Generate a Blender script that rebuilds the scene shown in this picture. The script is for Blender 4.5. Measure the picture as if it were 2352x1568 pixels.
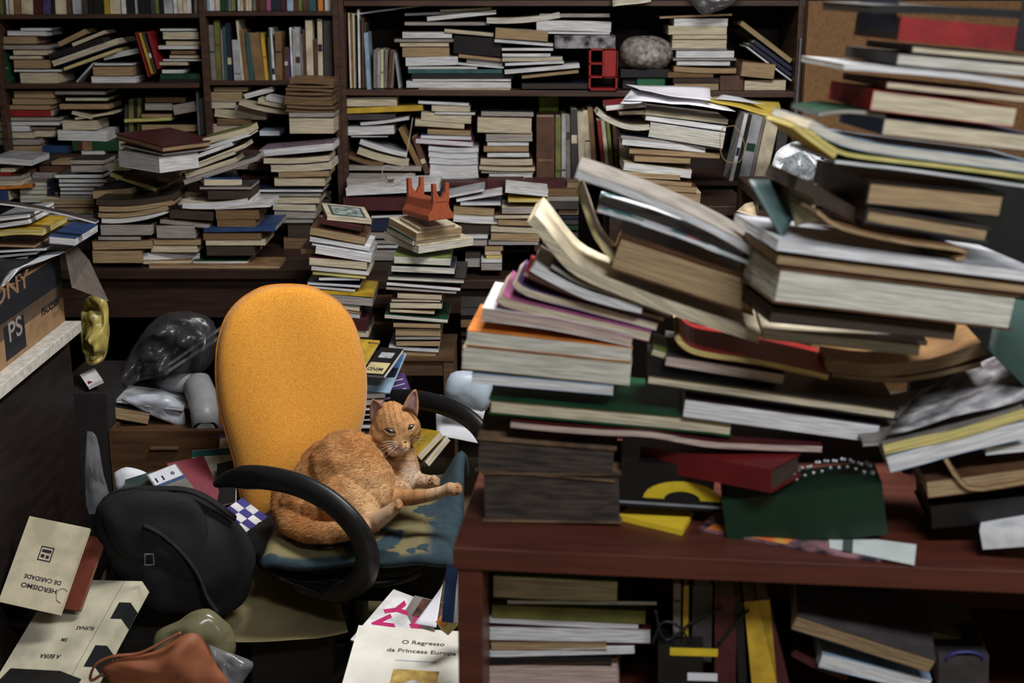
import bpy, bmesh, math, random
from mathutils import Vector, Matrix, noise
random.seed(7)
SC = bpy.context.scene
for o in list(bpy.data.objects): bpy.data.objects.remove(o)
COL = SC.collection
# ------------------------------------------------------------------ camera
ZC, PITCH, F = 1.85, math.radians(15.3), 3100.0
cp, sp = math.cos(PITCH), math.sin(PITCH)
cam_d = bpy.data.cameras.new('camera'); cam = bpy.data.objects.new('camera', cam_d); COL.objects.link(cam)
cam.location = (0, 0, ZC); cam.rotation_euler = (math.radians(90) - PITCH, 0, 0)
cam_d.sensor_width = 36; cam_d.lens = 36 * F / 2352; cam_d.clip_start = .05
cam_d.dof.use_dof = True; cam_d.dof.focus_distance = 3.45; cam_d.dof.aperture_fstop = 3.6
SC.camera = cam
# ------------------------------------------------------------------ world and light
w = bpy.data.worlds.new('world'); SC.world = w; w.use_nodes = True
w.node_tree.nodes['Background'].inputs[0].default_value = (.75, .85, 1, 1)
w.node_tree.nodes['Background'].inputs[1].default_value = .03
def area(name, loc, size, sizey, power, col, rot=(0, 0, 0)):
    l = bpy.data.lights.new(name, 'AREA'); l.shape = 'RECTANGLE'; l.size = size; l.size_y = sizey
    l.energy = power; l.color = col
    o = bpy.data.objects.new(name, l); COL.objects.link(o); o.location = loc; o.rotation_euler = rot
    return o
area('ceiling_tube_light', (.6, 2.6, 2.93), 1.25, .35, 50, (1, .98, .95))
area('front_fill_light', (.85, .3, 2.93), 1.25, .35, 48, (.93, .96, 1))  # added fill above the camera, brightens faces turned to the viewer
vs = SC.view_settings
vs.view_transform = 'Standard'; vs.look = 'None'; vs.gamma = 1; vs.exposure = 0.75
try: vs.use_curve_mapping = False
except Exception: pass
# ------------------------------------------------------------------ geometry helpers
V = Vector
def ray(px, py):
    a = (px - 1176) / F; b = -(py - 784) / F
    return V((a, cp + b * sp, -sp + b * cp))
CAM = V((0, 0, ZC))
def at(px, py, Y):
    r = ray(px, py); return CAM + r * (Y / r.y)
def atz(px, py, z):
    r = ray(px, py); return CAM + r * ((z - ZC) / r.z)
class Plane:
    def __init__(s, d, psi=0, ax=1176, ay=784):
        p = math.radians(psi); s.p0 = at(ax, ay, d)
        s.u = V((math.cos(p), math.sin(p), 0)); s.n = V((-math.sin(p), math.cos(p), 0))
    def hit(s, px, py, off=0):
        r = ray(px, py); return CAM + r * ((s.p0 + s.n * off - CAM).dot(s.n) / r.dot(s.n))
# ------------------------------------------------------------------ materials
def lin(c): return tuple((x / 255 / 12.92) if x / 255 <= .04045 else ((x / 255 + .055) / 1.055) ** 2.4 for x in c) + (1,)
MATS = {}
def mat(key, rgb, rough=.6, amt=.12, scale=30, bump=.0, stretch=(1, 1, 1), metal=0, alpha=1, rgb2=None, spec=.4, coat=0, sheen=0):
    if key in MATS: return MATS[key]
    m = bpy.data.materials.new(key); m.use_nodes = True; nt = m.node_tree; b = nt.nodes['Principled BSDF']
    b.inputs['Roughness'].default_value = rough; b.inputs['Metallic'].default_value = metal
    b.inputs['Specular IOR Level'].default_value = spec; b.inputs['Coat Weight'].default_value = coat
    b.inputs['Sheen Weight'].default_value = sheen
    b.inputs['Alpha'].default_value = alpha
    tc = nt.nodes.new('ShaderNodeTexCoord'); mp = nt.nodes.new('ShaderNodeMapping'); mp.inputs['Scale'].default_value = stretch
    nz = nt.nodes.new('ShaderNodeTexNoise'); nz.inputs['Scale'].default_value = scale; nz.inputs['Detail'].default_value = 4
    oi = nt.nodes.new('ShaderNodeObjectInfo'); ad = nt.nodes.new('ShaderNodeVectorMath'); ad.operation = 'ADD'
    mul = nt.nodes.new('ShaderNodeVectorMath'); mul.operation = 'SCALE'; mul.inputs['Scale'].default_value = 9
    nt.links.new(oi.outputs['Random'], mul.inputs[0]); nt.links.new(tc.outputs['Object'], mp.inputs[0])
    nt.links.new(mp.outputs[0], ad.inputs[0]); nt.links.new(mul.outputs[0], ad.inputs[1]); nt.links.new(ad.outputs[0], nz.inputs['Vector'])
    cr = nt.nodes.new('ShaderNodeValToRGB'); c = lin(rgb); d = lin(rgb2) if rgb2 else tuple(x * (1 - 2.4 * amt) for x in c[:3]) + (1,)
    cr.color_ramp.elements[0].position = .35; cr.color_ramp.elements[1].position = .62
    cr.color_ramp.elements[0].color = d; cr.color_ramp.elements[1].color = c
    nt.links.new(nz.outputs['Fac'], cr.inputs[0]); nt.links.new(cr.outputs[0], b.inputs['Base Color'])
    if bump:
        bp = nt.nodes.new('ShaderNodeBump'); bp.inputs['Strength'].default_value = bump; bp.inputs['Distance'].default_value = .002
        nt.links.new(nz.outputs['Fac'], bp.inputs['Height']); nt.links.new(bp.outputs[0], b.inputs['Normal'])
    MATS[key] = m; return m
PAGE = dict(w=(214, 214, 216), c=(200, 188, 162), t=(163, 138, 104), b=(118, 92, 62), g=(158, 150, 144), p=(200, 197, 186),
            y=(205, 190, 120), n=(60, 48, 38), i=(190, 170, 160))
PW = dict(w='white', c='cream', t='tan', b='browned', g='grey', p='pale', y='yellowed', n='dark brown', i='pinkish')
COVER = dict(k=((22, 21, 22), 'black'), n=((28, 34, 58), 'navy'), B=((38, 66, 110), 'blue'), R=((140, 30, 32), 'red'),
             r=((74, 28, 32), 'maroon'), G=((16, 62, 38), 'green'), o=((110, 112, 58), 'olive'), W=((222, 222, 224), 'white'),
             C=((208, 196, 170), 'cream'), N=((88, 58, 40), 'brown'), Y=((196, 160, 50), 'yellow'), O=((206, 122, 48), 'orange'),
             P=((84, 62, 116), 'purple'), T=((46, 88, 92), 'teal'), D=((62, 58, 58), 'dark grey'), L=((170, 172, 178), 'light grey'),
             K=((160, 84, 124), 'pink'), t=((134, 102, 68), 'tan'), b=((150, 176, 200), 'pale blue'), v=((40, 22, 40), 'dark purple'),
             g=((128, 122, 116), 'grey'), l=((112, 130, 66), 'lime green'), e=((60, 78, 76), 'slate green'))
def page_mat(c):
    return mat('pages_' + c, PAGE[c], .85, .17, 15, .9, (1, 1, 24))
def cover_mat(c, gloss=False):
    return mat('cover_' + c + ('g' if gloss else ''), COVER[c][0], .35 if gloss else .55, .16, 22, .12)
# ------------------------------------------------------------------ object helpers
def link(name, me, m=None, parent=None, mw=None):
    o = bpy.data.objects.new(name, me); COL.objects.link(o)
    if m is not None and me is not None: me.materials.append(m)
    if parent is not None: o.parent = parent
    if mw is not None: o.matrix_basis = mw
    return o
def tag(o, label=None, cat=None, group=None, kind=None):
    if label: o['label'] = label
    if cat: o['category'] = cat
    if group: o['group'] = group
    if kind: o['kind'] = kind
    return o
def empty(name, mw, label, cat, group=None):
    o = bpy.data.objects.new(name, None); COL.objects.link(o); o.empty_display_size = .02
    o.matrix_world = mw if isinstance(mw, Matrix) else Matrix.Translation(mw)
    o['label'] = label; o['category'] = cat
    if group: o['group'] = group
    return o
class MB:
    def __init__(s): s.v = []; s.f = []; s.m = []; s.cur = 0
    def add(s, vs, fs):
        k = len(s.v); s.v += [tuple(a) for a in vs]; s.f += [tuple(k + i for i in f) for f in fs]; s.m += [s.cur] * len(fs)
    def box(s, x0, x1, y0, y1, z0, z1):
        s.add([(x, y, z) for z in (z0, z1) for y in (y0, y1) for x in (x0, x1)],
              [(0, 2, 3, 1), (4, 5, 7, 6), (0, 1, 5, 4), (1, 3, 7, 5), (3, 2, 6, 7), (2, 0, 4, 6)])
    def hexa(s, p):  # 8 pts: bottom 4 ccw, top 4 ccw
        s.add(p, [(3, 2, 1, 0), (4, 5, 6, 7), (0, 1, 5, 4), (1, 2, 6, 5), (2, 3, 7, 6), (3, 0, 4, 7)])
    def strip(s, pts, nor, o0, o1, y0, y1):
        # a slab that follows pts (x, z), between offsets o0..o1 along the normals, y0..y1 deep
        n = len(pts); vs = []
        for (x, z), (nx, nz) in zip(pts, nor):
            for y in (y0, y1):
                for o in (o0, o1): vs.append((x + nx * o, y, z + nz * o))
        fs = [(0, 1, 3, 2), ((n - 1) * 4, (n - 1) * 4 + 2, (n - 1) * 4 + 3, (n - 1) * 4 + 1)]
        for i in range(n - 1):
            a = 4 * i; b = a + 4
            fs += [(a, b, b + 1, a + 1), (a + 2, a + 3, b + 3, b + 2), (a + 1, b + 1, b + 3, a + 3), (a, a + 2, b + 2, b)]
        s.add(vs, fs)
    def tube(s, pts, rad, n=8, flat=None, cap=True):
        pts = [V(p) for p in pts]; m = len(pts); k = len(s.v)
        rads = rad if isinstance(rad, (list, tuple)) else [rad] * m
        t = (pts[1] - pts[0]).normalized(); up = V((0, 0, 1)) if abs(t.z) < .9 else V((1, 0, 0))
        a = t.cross(up).normalized()
        for i in range(m):
            t = (pts[min(i + 1, m - 1)] - pts[max(i - 1, 0)]).normalized()
            a = (a - t * a.dot(t)).normalized(); b = t.cross(a)
            ra, rb = (rads[i] if isinstance(rads[i], tuple) else (rads[i], rads[i]))
            for j in range(n):
                th = 2 * math.pi * j / n; q = pts[i] + a * math.cos(th) * ra + b * math.sin(th) * rb; s.v.append(tuple(q))
        for i in range(m - 1):
            for j in range(n):
                j2 = (j + 1) % n; s.f.append((k + i * n + j, k + i * n + j2, k + (i + 1) * n + j2, k + (i + 1) * n + j)); s.m.append(s.cur)
        if cap:
            s.f.append(tuple(k + j for j in reversed(range(n)))); s.m.append(s.cur)
            s.f.append(tuple(k + (m - 1) * n + j for j in range(n))); s.m.append(s.cur)
    def build(s, name, m, parent=None, mw=None, smooth=False, bevel=0):
        me = bpy.data.meshes.new(name); me.from_pydata(s.v, [], s.f); me.update()
        bm = bmesh.new(); bm.from_mesh(me); bmesh.ops.recalc_face_normals(bm, faces=bm.faces); bm.to_mesh(me); bm.free()
        if smooth: me.shade_smooth()
        o = bpy.data.objects.new(name, me); COL.objects.link(o)
        for mm in (m if isinstance(m, (list, tuple)) else [m]): me.materials.append(mm)
        if isinstance(m, (list, tuple)): me.polygons.foreach_set('material_index', s.m)
        if parent is not None: o.parent = parent
        if mw is not None: o.matrix_basis = mw
        if bevel:
            b = o.modifiers.new('bevel', 'BEVEL'); b.width = bevel; b.segments = 2; b.limit_method = 'ANGLE'
        return o
def smoothpath(p, k=4):
    q = [p[0]] + list(p) + [p[-1]]; out = []
    for i in range(1, len(q) - 2):
        for j in range(k):
            t = j / k; a, b, c, d = q[i - 1], q[i], q[i + 1], q[i + 2]
            out.append(tuple(.5 * (2 * b[m] + (c[m] - a[m]) * t + (2 * a[m] - 5 * b[m] + 4 * c[m] - d[m]) * t * t + (3 * b[m] - a[m] - 3 * c[m] + d[m]) * t ** 3) for m in range(len(b))))
    out.append(tuple(p[-1])); return out
def frame_mw(o, ex, ey, ez):
    return Matrix(((ex.x, ey.x, ez.x, o.x), (ex.y, ey.y, ez.y, o.y), (ex.z, ey.z, ez.z, o.z), (0, 0, 0, 1)))
def normals(pts):
    nr = []
    for i in range(len(pts)):
        a = pts[max(i - 1, 0)]; b = pts[min(i + 1, len(pts) - 1)]
        dx, dz = b[0] - a[0], b[1] - a[1]; l = math.hypot(dx, dz) or 1; nr.append((-dz / l, dx / l))
    return nr
def make_book(mw, pts, T, depth, page, cover, flags='', label='', group=None, name='book', cat='book', extra=None):
    """pts: (x, z) of the BOTTOM front edge in the book's own frame; T thickness."""
    hard = 'h' in flags; mag = 'm' in flags
    tc = min(T * .3, .003 if hard else (.0007 if mag else .0013)); inset = .004 if hard else .0006
    nr = normals(pts); root = empty(name, mw, label, cat, group)
    c = MB(); c.strip(pts, nr, 0, tc, 0, depth); c.strip(pts, nr, T - tc, T, 0, depth)
    side = 's' if 's' in flags else ('l' if 'l' in flags else ('r' if 'r' in flags else 'b'))
    if side == 's': c.strip(pts, nr, tc, T - tc, 0, tc)
    elif side == 'b': c.strip(pts, nr, tc, T - tc, depth - tc, depth)
    else:
        i = 0 if side == 'l' else -1; j = 1 if side == 'l' else -2
        a, b = V(pts[i]), V(pts[j]); q = a + (b - a).normalized() * tc * 1.2
        seg = [tuple(a), tuple(q)] if side == 'l' else [tuple(q), tuple(a)]
        nn = nr[i]; c.strip(seg, [nn, nn], tc, T - tc, 0, depth)
    if extra: extra(c)
    c.build('cover', cover_mat(cover, hard or mag), root)
    p = MB(); e0 = inset if side != 'l' else tc * 1.3; e1 = inset if side != 'r' else tc * 1.3
    pp = list(pts); a, b = V(pp[0]), V(pp[1]); pp[0] = tuple(a + (b - a).normalized() * e0)
    a, b = V(pp[-1]), V(pp[-2]); pp[-1] = tuple(a + (b - a).normalized() * e1)
    p.strip(pp, nr, tc * 1.02, T - tc * 1.02, inset if side != 's' else tc * 1.05, depth - (inset if side != 'b' else tc * 1.05))
    p.build('page_block', page_mat(page), root)
    return root
ORD = ['zeroth', 'first', 'second', 'third', 'fourth', 'fifth', 'sixth', 'seventh', 'eighth', 'ninth', 'tenth', 'eleventh', 'twelfth',
       'thirteenth', 'fourteenth', 'fifteenth', 'sixteenth', 'seventeenth', 'eighteenth', 'nineteenth', 'twentieth']
for _b, _n in ((20, 'twenty-'), (30, 'thirty-'), (40, 'forty-')):
    if len(ORD) < _b + 1: ORD.append({30: 'thirtieth', 40: 'fortieth'}[_b])
    ORD += [_n + ORD[i] for i in range(1, 10)]
KN = {'m': ('magazine', 'magazine'), 'h': ('hardcover_book', 'book'), 'x': ('paper_sheaf', 'papers')}
def getf(tok, k, d=0):
    for t in tok:
        if t[0] == k and len(t) > 1:
            try: return float(t[1:])
            except ValueError: pass
    return d
def pile(ox, oy, s, d, phrase, rows, psi=0, ax=None, flipdepth=None, dep=None):
    """rows: 'x0 x1 ytop ybottom dy page cover [flags]' in a crop's pixels; one line per book, from the top down."""
    rows = [r.split() for r in rows.strip().splitlines() if r.strip()]
    k = 0
    pl0 = None
    for r in rows:
        x0, x1, yt, yb, dy = map(float, r[:5]); page, cover = r[5], r[6]; tok = r[7:]
        fl = ''.join(t for t in tok if len(t) == 1)
        X0, X1, YT, YB, DY = ox + x0 / s, ox + x1 / s, oy + yt / s, oy + yb / s, dy / s
        dd = d + getf(tok, 'd') / 100 + random.uniform(0, .008); yaw = psi + getf(tok, 'y')
        pl = Plane(dd, yaw, (ax if ax is not None else X0), YT)
        if psi and not any(t[0] == 'y' and len(t) > 1 for t in tok):
            pl = Plane(d, psi, ax if ax is not None else X0, YT); pl.p0 = pl.p0 + pl.n * (dd - d)
        bend = getf(tok, 'b') / s; n = 7 if bend else 2
        P = [(X0 + (X1 - X0) * i / (n - 1), YT + DY * i / (n - 1) + bend * 4 * (i / (n - 1)) * (1 - i / (n - 1))) for i in range(n)]
        k += 1; nm, ct = next((KN[c] for c in fl if c in KN), ('book', 'book'))
        if 's' in fl: what = '%s %s, spine outward' % (COVER[cover][1], ct)
        elif cover in 'CW' and page in 'cw' : what = '%s %s' % (PW[page], 'paperback' if nm == 'book' else ct)
        else: what = '%s-covered %s-edged %s' % (COVER[cover][1].replace(' ', '-'), PW[page].replace(' ', '-'), ct)
        if nm == 'paper_sheaf': what = '%s sheaf of papers' % PW[page]
        lab = '%s, %s down in %s' % (what, ORD[k], phrase)
        if nm == 'book' and page in 'tbn' and cover in 'Ntbk': nm = 'old_book'
        elif nm == 'book' and 's' not in fl: nm = 'paperback'
        if len(lab.split()) > 16: print('LONG', len(lab.split()), lab)
        g = 'books in ' + phrase
        path_book(pl, P, (YB - YT), page, cover, fl, lab, g, nm, ct, getf(tok, 'D', 0) / 100 or dep, getf(tok, 'p'))
def path_book(pl, P, tpx, page, cover, fl='', lab='', g=None, nm='book', ct='book', depth=None, pitch=0):
    W = [pl.hit(*p) for p in P]; ex = (W[-1] - W[0]).normalized(); p = math.radians(pitch)
    ez0 = ex.cross(pl.n).normalized(); B = pl.hit(P[0][0], P[0][1] + tpx)
    T = max(.003, abs((W[0] - B).dot(ez0))); L = (W[-1] - W[0]).length
    ey = (pl.n * math.cos(p) + ez0 * math.sin(p)).normalized(); ez = ex.cross(ey).normalized()
    o = W[0] - ez * T
    loc = [((q - W[0]).dot(ex), (q - W[0]).dot(ez0)) for q in W]
    if len(loc) > 2: loc = smoothpath(loc, 3)
    nr = normals(loc); base = [(x - a * T, z - b * T + T) for (x, z), (a, b) in zip(loc, nr)]
    if len(loc) == 2: base = [(0, 0), (L, 0)]
    if depth is None: depth = min(.24, max(.10, L * random.uniform(.68, 1.0) if L > .15 else L * random.uniform(1.1, 1.4)))
    return make_book(frame_mw(o, ex, ey, ez), base, T, depth, page, cover, fl, lab, g, nm, ct)
def uprights(ox, oy, s, d, yb, phrase, rows, dep=.14, psi=0):
    """rows: 'x0 x1 ytop lean cover [page]' bottoms at yb; from left to right."""
    k = 0
    for r in rows.strip().splitlines():
        r = r.split()
        if not r: continue
        x0, x1, yt, lean = map(float, r[:4]); cover = r[4]; k += 1
        fl = 's'; page = 'c'; YB = oy + yb / s
        if len(r) > 5:
            for t in r[5:]:
                if t[0] == 'v': YB = oy + float(t[1:]) / s
                elif t == 'f': fl = 'b'
                elif t in PAGE: page = t
        pl = Plane(d + random.uniform(0, .012), psi, 1176, 784)
        BL = pl.hit(ox + x0 / s, YB); BR = pl.hit(ox + x1 / s, YB); TL = pl.hit(ox + (x0 + lean) / s, oy + yt / s)
        ex = (TL - BL).normalized(); H = (TL - BL).length; ey = pl.n; ez = ex.cross(ey).normalized()
        T = max(.003, abs((BR - BL).dot(ez))) * .97
        lab = '%s upright book, %s from left %s' % (COVER[cover][1], ORD[k], phrase) if fl == 's' else '%s-edged upright book, %s from left %s' % (PW[page], ORD[k], phrase)
        make_book(frame_mw(BR, ex, ey, ez), [(0, 0), (H, 0)], T, dep * random.uniform(.85, 1.1), page, cover, fl, lab, 'upright books ' + phrase)
def board(root, name, d, x0, y0, x1, y1, tpx, depth, m, psi=0):
    pl = Plane(d, psi, 1176, 784); A = pl.hit(x0, y0); B = pl.hit(x1, y1); C = pl.hit(x0, y0 + tpx)
    ex = (B - A).normalized(); ez = ex.cross(pl.n).normalized(); T = abs((A - C).dot(ez)); L = (B - A).length
    b = MB(); b.box(0, L, 0, depth, -T, 0); mw = frame_mw(A, ex, pl.n, ez)
    if root is not None: mw = root.matrix_world.inverted() @ mw
    o = b.build(name, m, root, mw, bevel=.0015); return o
# ------------------------------------------------------------------ room shell
WOODD = mat('dark_brown_wood', (74, 50, 38), .5, .2, 6, .1, (1, 8, 8))
WOODM = mat('red_brown_laminate', (84, 42, 31), .42, .12, 5, .05, (1, 10, 10))
def struct(name, x0, x1, y0, y1, z0, z1, m):
    b = MB(); b.box(x0, x1, y0, y1, z0, z1); o = b.build(name, m); o['kind'] = 'structure'; return o
struct('floor', -2.8, 2.8, -1.4, 5.3, -.1, 0, mat('floor_lino', (116, 104, 78), .5, .12, 8, .05))
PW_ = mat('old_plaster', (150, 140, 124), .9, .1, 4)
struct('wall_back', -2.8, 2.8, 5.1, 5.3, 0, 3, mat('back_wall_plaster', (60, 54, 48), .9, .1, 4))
struct('wall_left', -2.8, -2.6, -1.4, 5.1, 0, 3, PW_)
struct('wall_right', 2.6, 2.8, -1.4, 5.1, 0, 3, PW_)
struct('wall_front', -2.8, 2.8, -1.6, -1.4, 0, 3, PW_)
struct('ceiling', -2.8, 2.8, -1.4, 5.3, 3, 3.1, mat('ceiling_paint', (170, 166, 158), .9, .05, 4))
# ------------------------------------------------------------------ bookcases
D1 = 4.70
def bookcase(label, x0, x1, boards, ups):
    base = at((x0 + x1) / 2, 784, D1); root = empty('bookcase', V((base.x, D1, 0)), label, 'bookcase', None)
    inv = root.matrix_world.inverted()
    for (a, ya, b, yb, t) in boards: board(root, 'shelf', D1, a, ya, b, yb, t, .32, WOODD)
    zt = 2.45
    for (xt, xb, wpx) in ups:   # x at y=0, x at y=420
        A = at(xt, 0, D1 - .004); B = at(xt + wpx, 0, D1 - .004)
        b = MB(); b.box(A.x, B.x, D1 - .004, D1 + .33, 0, zt); b.build('side_panel', WOODD, root, inv, bevel=.001)
    b = MB(); b.box(at(x0, 0, D1).x, at(x1, 0, D1).x, D1 + .33, D1 + .34, 0, zt); b.build('back_panel', mat('back_board', (46, 36, 30), .8, .1, 4), root, inv)
    return root
bookcase('dark brown wooden bookcase on the left, crammed with book piles', -10, 776,
         [(-10, 34, 456, 31, 10), (470, 27, 764, 26, 10), (-10, 193, 456, 191, 11), (470, 186, 764, 185, 10), (-10, 358, 456, 356, 10), (470, 345, 764, 345, 10)],
         [(-24, 0, 13), (455, 462, 14), (762, 772, 13)])
bc = bookcase('dark brown wooden bookcase on the right with three long shelves', 776, 1848,
         [(789, 2, 1836, 2, 12), (789, 206, 1836, 211, 13), (789, 412, 1836, 416, 11), (789, 610, 1836, 614, 11)],
         [(775.5, 772, 12), (1836, 1820, 15)])
A = at(1843, 88, 4.66); B = at(1835, 290, 4.66)
b = MB(); b.tube([V((A.x, 4.68, A.z)), V((A.x - .004, 4.68, B.z))], (.0045, .004), 6)
b.build('metal_rail', mat('steel_strip', (150, 150, 156), .4, .1, 30, metal=.6), bc, bc.matrix_world.inverted())
A = at(1852, 2, 4.66)
b = MB(); b.box(A.x, 2.55, 4.62, 4.66, .0, A.z)
tag(b.build('hardboard_panel', mat('hardboard', (118, 86, 54), .8, .1, 90, .1)), 'tall brown hardboard panel standing beside the right bookcase', 'panel')
# ================================================================== books of the left bookcase
R1, R2, R3, R4 = (0, 0, 4.9), (440, 0, 4.9), (880, 0, 4.9), (1320, 0, 4.2)
M1, M2, M3, M4 = (0, 180, 3.267), (400, 180, 3.267), (760, 200, 3.564), (1220, 180, 3.409)
uprights(*R1, 4.73, 162, 'on the top shelf of the left bookcase', '''
2 30 -700 -20 o
34 72 -690 -40 D
75 108 -720 -60 W
110 155 -650 -40 C
160 235 -700 -40 t
240 370 -730 -30 C
375 480 -640 -30 r
485 568 -660 -30 P
572 620 -730 -20 k
624 745 -700 -40 C
750 806 -690 -30 N
820 932 -720 -60 L
936 992 -690 -60 D
1000 1052 -720 -50 k
1056 1168 -700 -60 k
1178 1236 -660 -60 Y
1240 1368 -730 -60 C
1374 1420 -700 -70 W
1424 1522 -740 -60 k
1526 1552 -680 -60 L
1556 1642 -720 -60 k
1646 1698 -700 -60 k
1702 1752 -690 -60 D
1756 1792 -650 -60 l
1796 1842 -740 -60 k
1848 1956 -700 -60 L
1960 2002 -690 -60 W
2006 2062 -660 -50 C
2066 2112 -640 -40 C
2116 2156 -720 -40 W
2160 2188 -700 -30 k
2190 2226 -650 -20 C''')
uprights(*R2, 4.73, 122, 'on the top middle shelf of the left bookcase', '''
146 198 -720 -20 b
202 264 -700 -30 W
268 322 -640 -20 C
326 412 -720 -30 G
416 450 -690 -30 g
454 498 -660 -30 l
502 516 -650 -20 k
520 548 -740 -30 W
552 582 -700 -30 C
586 610 -690 -30 t
614 642 -720 -30 C
646 678 -650 -20 C
690 724 -700 -20 g
728 762 -720 -10 r
766 836 -740 -10 N
842 892 -700 -10 i
895 1002 -650 -10 n
1006 1070 -720 -10 r
1074 1146 -740 -20 b
1150 1200 -700 -10 N
1204 1248 -690 -20 l
1252 1320 -640 -20 N
1324 1400 -720 -30 T
1404 1424 -720 -30 k
1426 1482 -690 -40 O
1500 1586 -700 -30 W'''.replace(' i\n', ' K\n'))
uprights(*R2, 4.73, 905, 'on second shelf by the middle upright', '''
172 282 280 -42 g
284 346 230 -38 o
350 376 330 -30 g
378 408 300 -30 T
412 464 262 -36 n
480 562 448 -30 L
566 596 225 -70 C
598 646 330 -60 t
650 706 372 -50 T
712 826 368 -70 t
830 870 370 -60 Y
873 888 420 -20 N
892 910 318 -30 T
914 948 312 -50 W
952 1028 360 -20 t
1032 1046 530 -10 r
1050 1090 535 -10 N
1093 1114 540 -10 P
1126 1146 310 -28 W
1150 1172 330 -15 L
1175 1234 306 -22 L
1238 1262 380 -20 g
1266 1294 330 -20 N
1298 1376 225 -22 C
1380 1422 440 -10 N
1426 1480 215 -14 C
1488 1594 230 -6 D''')
pile(*R1, 4.73, 'far-left pile on the second left shelf', '''
230 550 318 345 0 w W
80 520 348 400 5 w L
0 400 408 495 0 t N
10 540 505 558 0 g N
145 530 562 622 0 c k
105 460 626 668 0 c D
150 540 672 772 0 t N
155 680 778 812 0 w k
220 650 815 938 0 c k''')
pile(*R1, 4.74, 'slanting pile on the second left shelf', '''
645 950 475 545 -150 t N
805 1165 490 530 -145 c C
540 1150 610 680 -190 n k s
580 1310 690 755 -255 c W
710 1310 762 800 -215 y C
1155 1555 620 680 -80 w W d3''')
pile(*R1, 4.73, 'short pile under the slanting books', '''
1060 1490 706 740 0 w v
1040 1490 745 856 0 t k
1025 1530 862 938 0 w W''')
uprights(*R1, 4.73, 930, 'leaning at far left of second shelf', '''
60 128 600 -60 G
840 870 720 190 L''')
uprights(*R1, 4.72, 862, 'leaning red group on the second left shelf', '''
1664 1694 362 -150 R
1698 1726 370 -140 Y v830
1729 1762 365 -140 D v800
1766 1802 350 -120 R v770''')
pile(*R1, 4.73, 'pile beside the middle upright, second left shelf', '''
1800 2215 320 350 0 w g
1830 2235 362 440 0 c W
1865 2255 462 512 0 c t
1780 2240 515 552 0 w W
1920 2200 570 612 0 b N
1905 2240 618 658 0 c N
1830 2280 662 690 0 w D
1790 2110 694 738 0 c N
1820 2060 780 828 0 w k
1800 2250 832 890 0 g G s
1790 2300 892 936 0 g k s''')
# row C
pile(*M1, 4.73, 'far-left pile on the third left shelf', '''
100 400 95 150 0 t N
90 395 152 196 0 t o
60 375 200 236 0 t N
30 380 240 286 0 c R s
-40 440 290 320 0 g k
-30 440 325 352 0 w L
-30 215 355 398 0 w L
-20 245 404 450 0 c g
-30 290 455 500 0 g D
40 290 505 560 0 t N''')
pile(*M1, 4.73, 'second pile on the third left shelf', '''
410 785 95 124 0 w k
490 800 144 170 0 c G
445 815 190 232 0 t N
540 690 246 268 40 c C
560 850 296 312 -45 c C
465 720 320 386 0 c C
430 800 390 462 10 w W
540 890 470 542 0 c G s
610 780 546 570 0 w W''')
pile(*M1, 4.76, 'low pile behind on the third left shelf', '''
230 410 366 386 0 c C
250 410 390 440 0 c N
300 530 505 558 0 c B s''')
pile(*M1, 4.78, 'dim pile before the middle upright, third left shelf', '''
1090 1390 145 180 0 n t s
1085 1290 185 240 0 g k
1290 1455 200 280 -30 g N
1060 1285 266 296 0 t N
930 1280 305 332 -15 o2 l
1060 1460 345 400 0 t k
1060 1440 410 470 0 g D'''.replace('o2', 'y'))
uprights(*M1, 4.80, 545, 'in the dim gap of the third left shelf', '''
935 960 200 0 D
965 1000 160 0 o
1004 1026 170 0 k
1030 1056 150 0 o
1495 1510 100 -25 W
1514 1545 150 -20 L''')
pile(*M2, 4.72, 'loose pile on the third shelf beside the middle upright', '''
295 550 65 98 0 t N
260 505 106 172 0 t C
520 735 120 158 -58 w W
250 460 180 222 0 c W
455 630 205 236 25 c W
305 690 225 285 25 c C b6
320 580 300 350 0 b N
285 540 345 420 -8 i C''')
pile(*M2, 4.66, 'splayed paperbacks beside the browned volumes', '''
690 835 130 165 28 w W
630 840 150 188 45 c C
490 870 168 198 75 c C b14
640 790 392 430 0 w b''')
pile(*M2, 4.55, 'tall pile of browned volumes by the dividing upright', '''
862 1195 2 40 14 b t b-7
850 1196 44 66 8 b k b4
835 1190 70 96 12 b k b-6
838 1180 98 122 6 b N b5
830 1178 126 158 8 b k b7
828 1185 160 192 10 b t b4
842 1200 196 222 12 b k b6
838 1196 224 250 15 b N b4
860 1200 255 292 0 g D
862 1195 296 416 0 c k''', dep=.15)
pile(*M2, 4.45, 'sagging pile below the browned volumes', '''
640 1190 535 590 -50 w P m
670 1160 594 640 -20 c N b10
725 1180 650 700 -22 c W b8
780 1160 700 745 -8 t N
750 1130 748 808 0 c t
570 1120 822 858 0 w n h
590 1100 862 888 0 g D
725 1090 890 940 0 c N
740 1060 945 985 10 c W
750 1060 988 1052 0 g k
780 1040 1055 1086 0 g k
850 1020 1090 1190 0 n D
820 1010 1195 1280 0 b N
780 1040 1284 1370 0 n k''', dep=.16)
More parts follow.
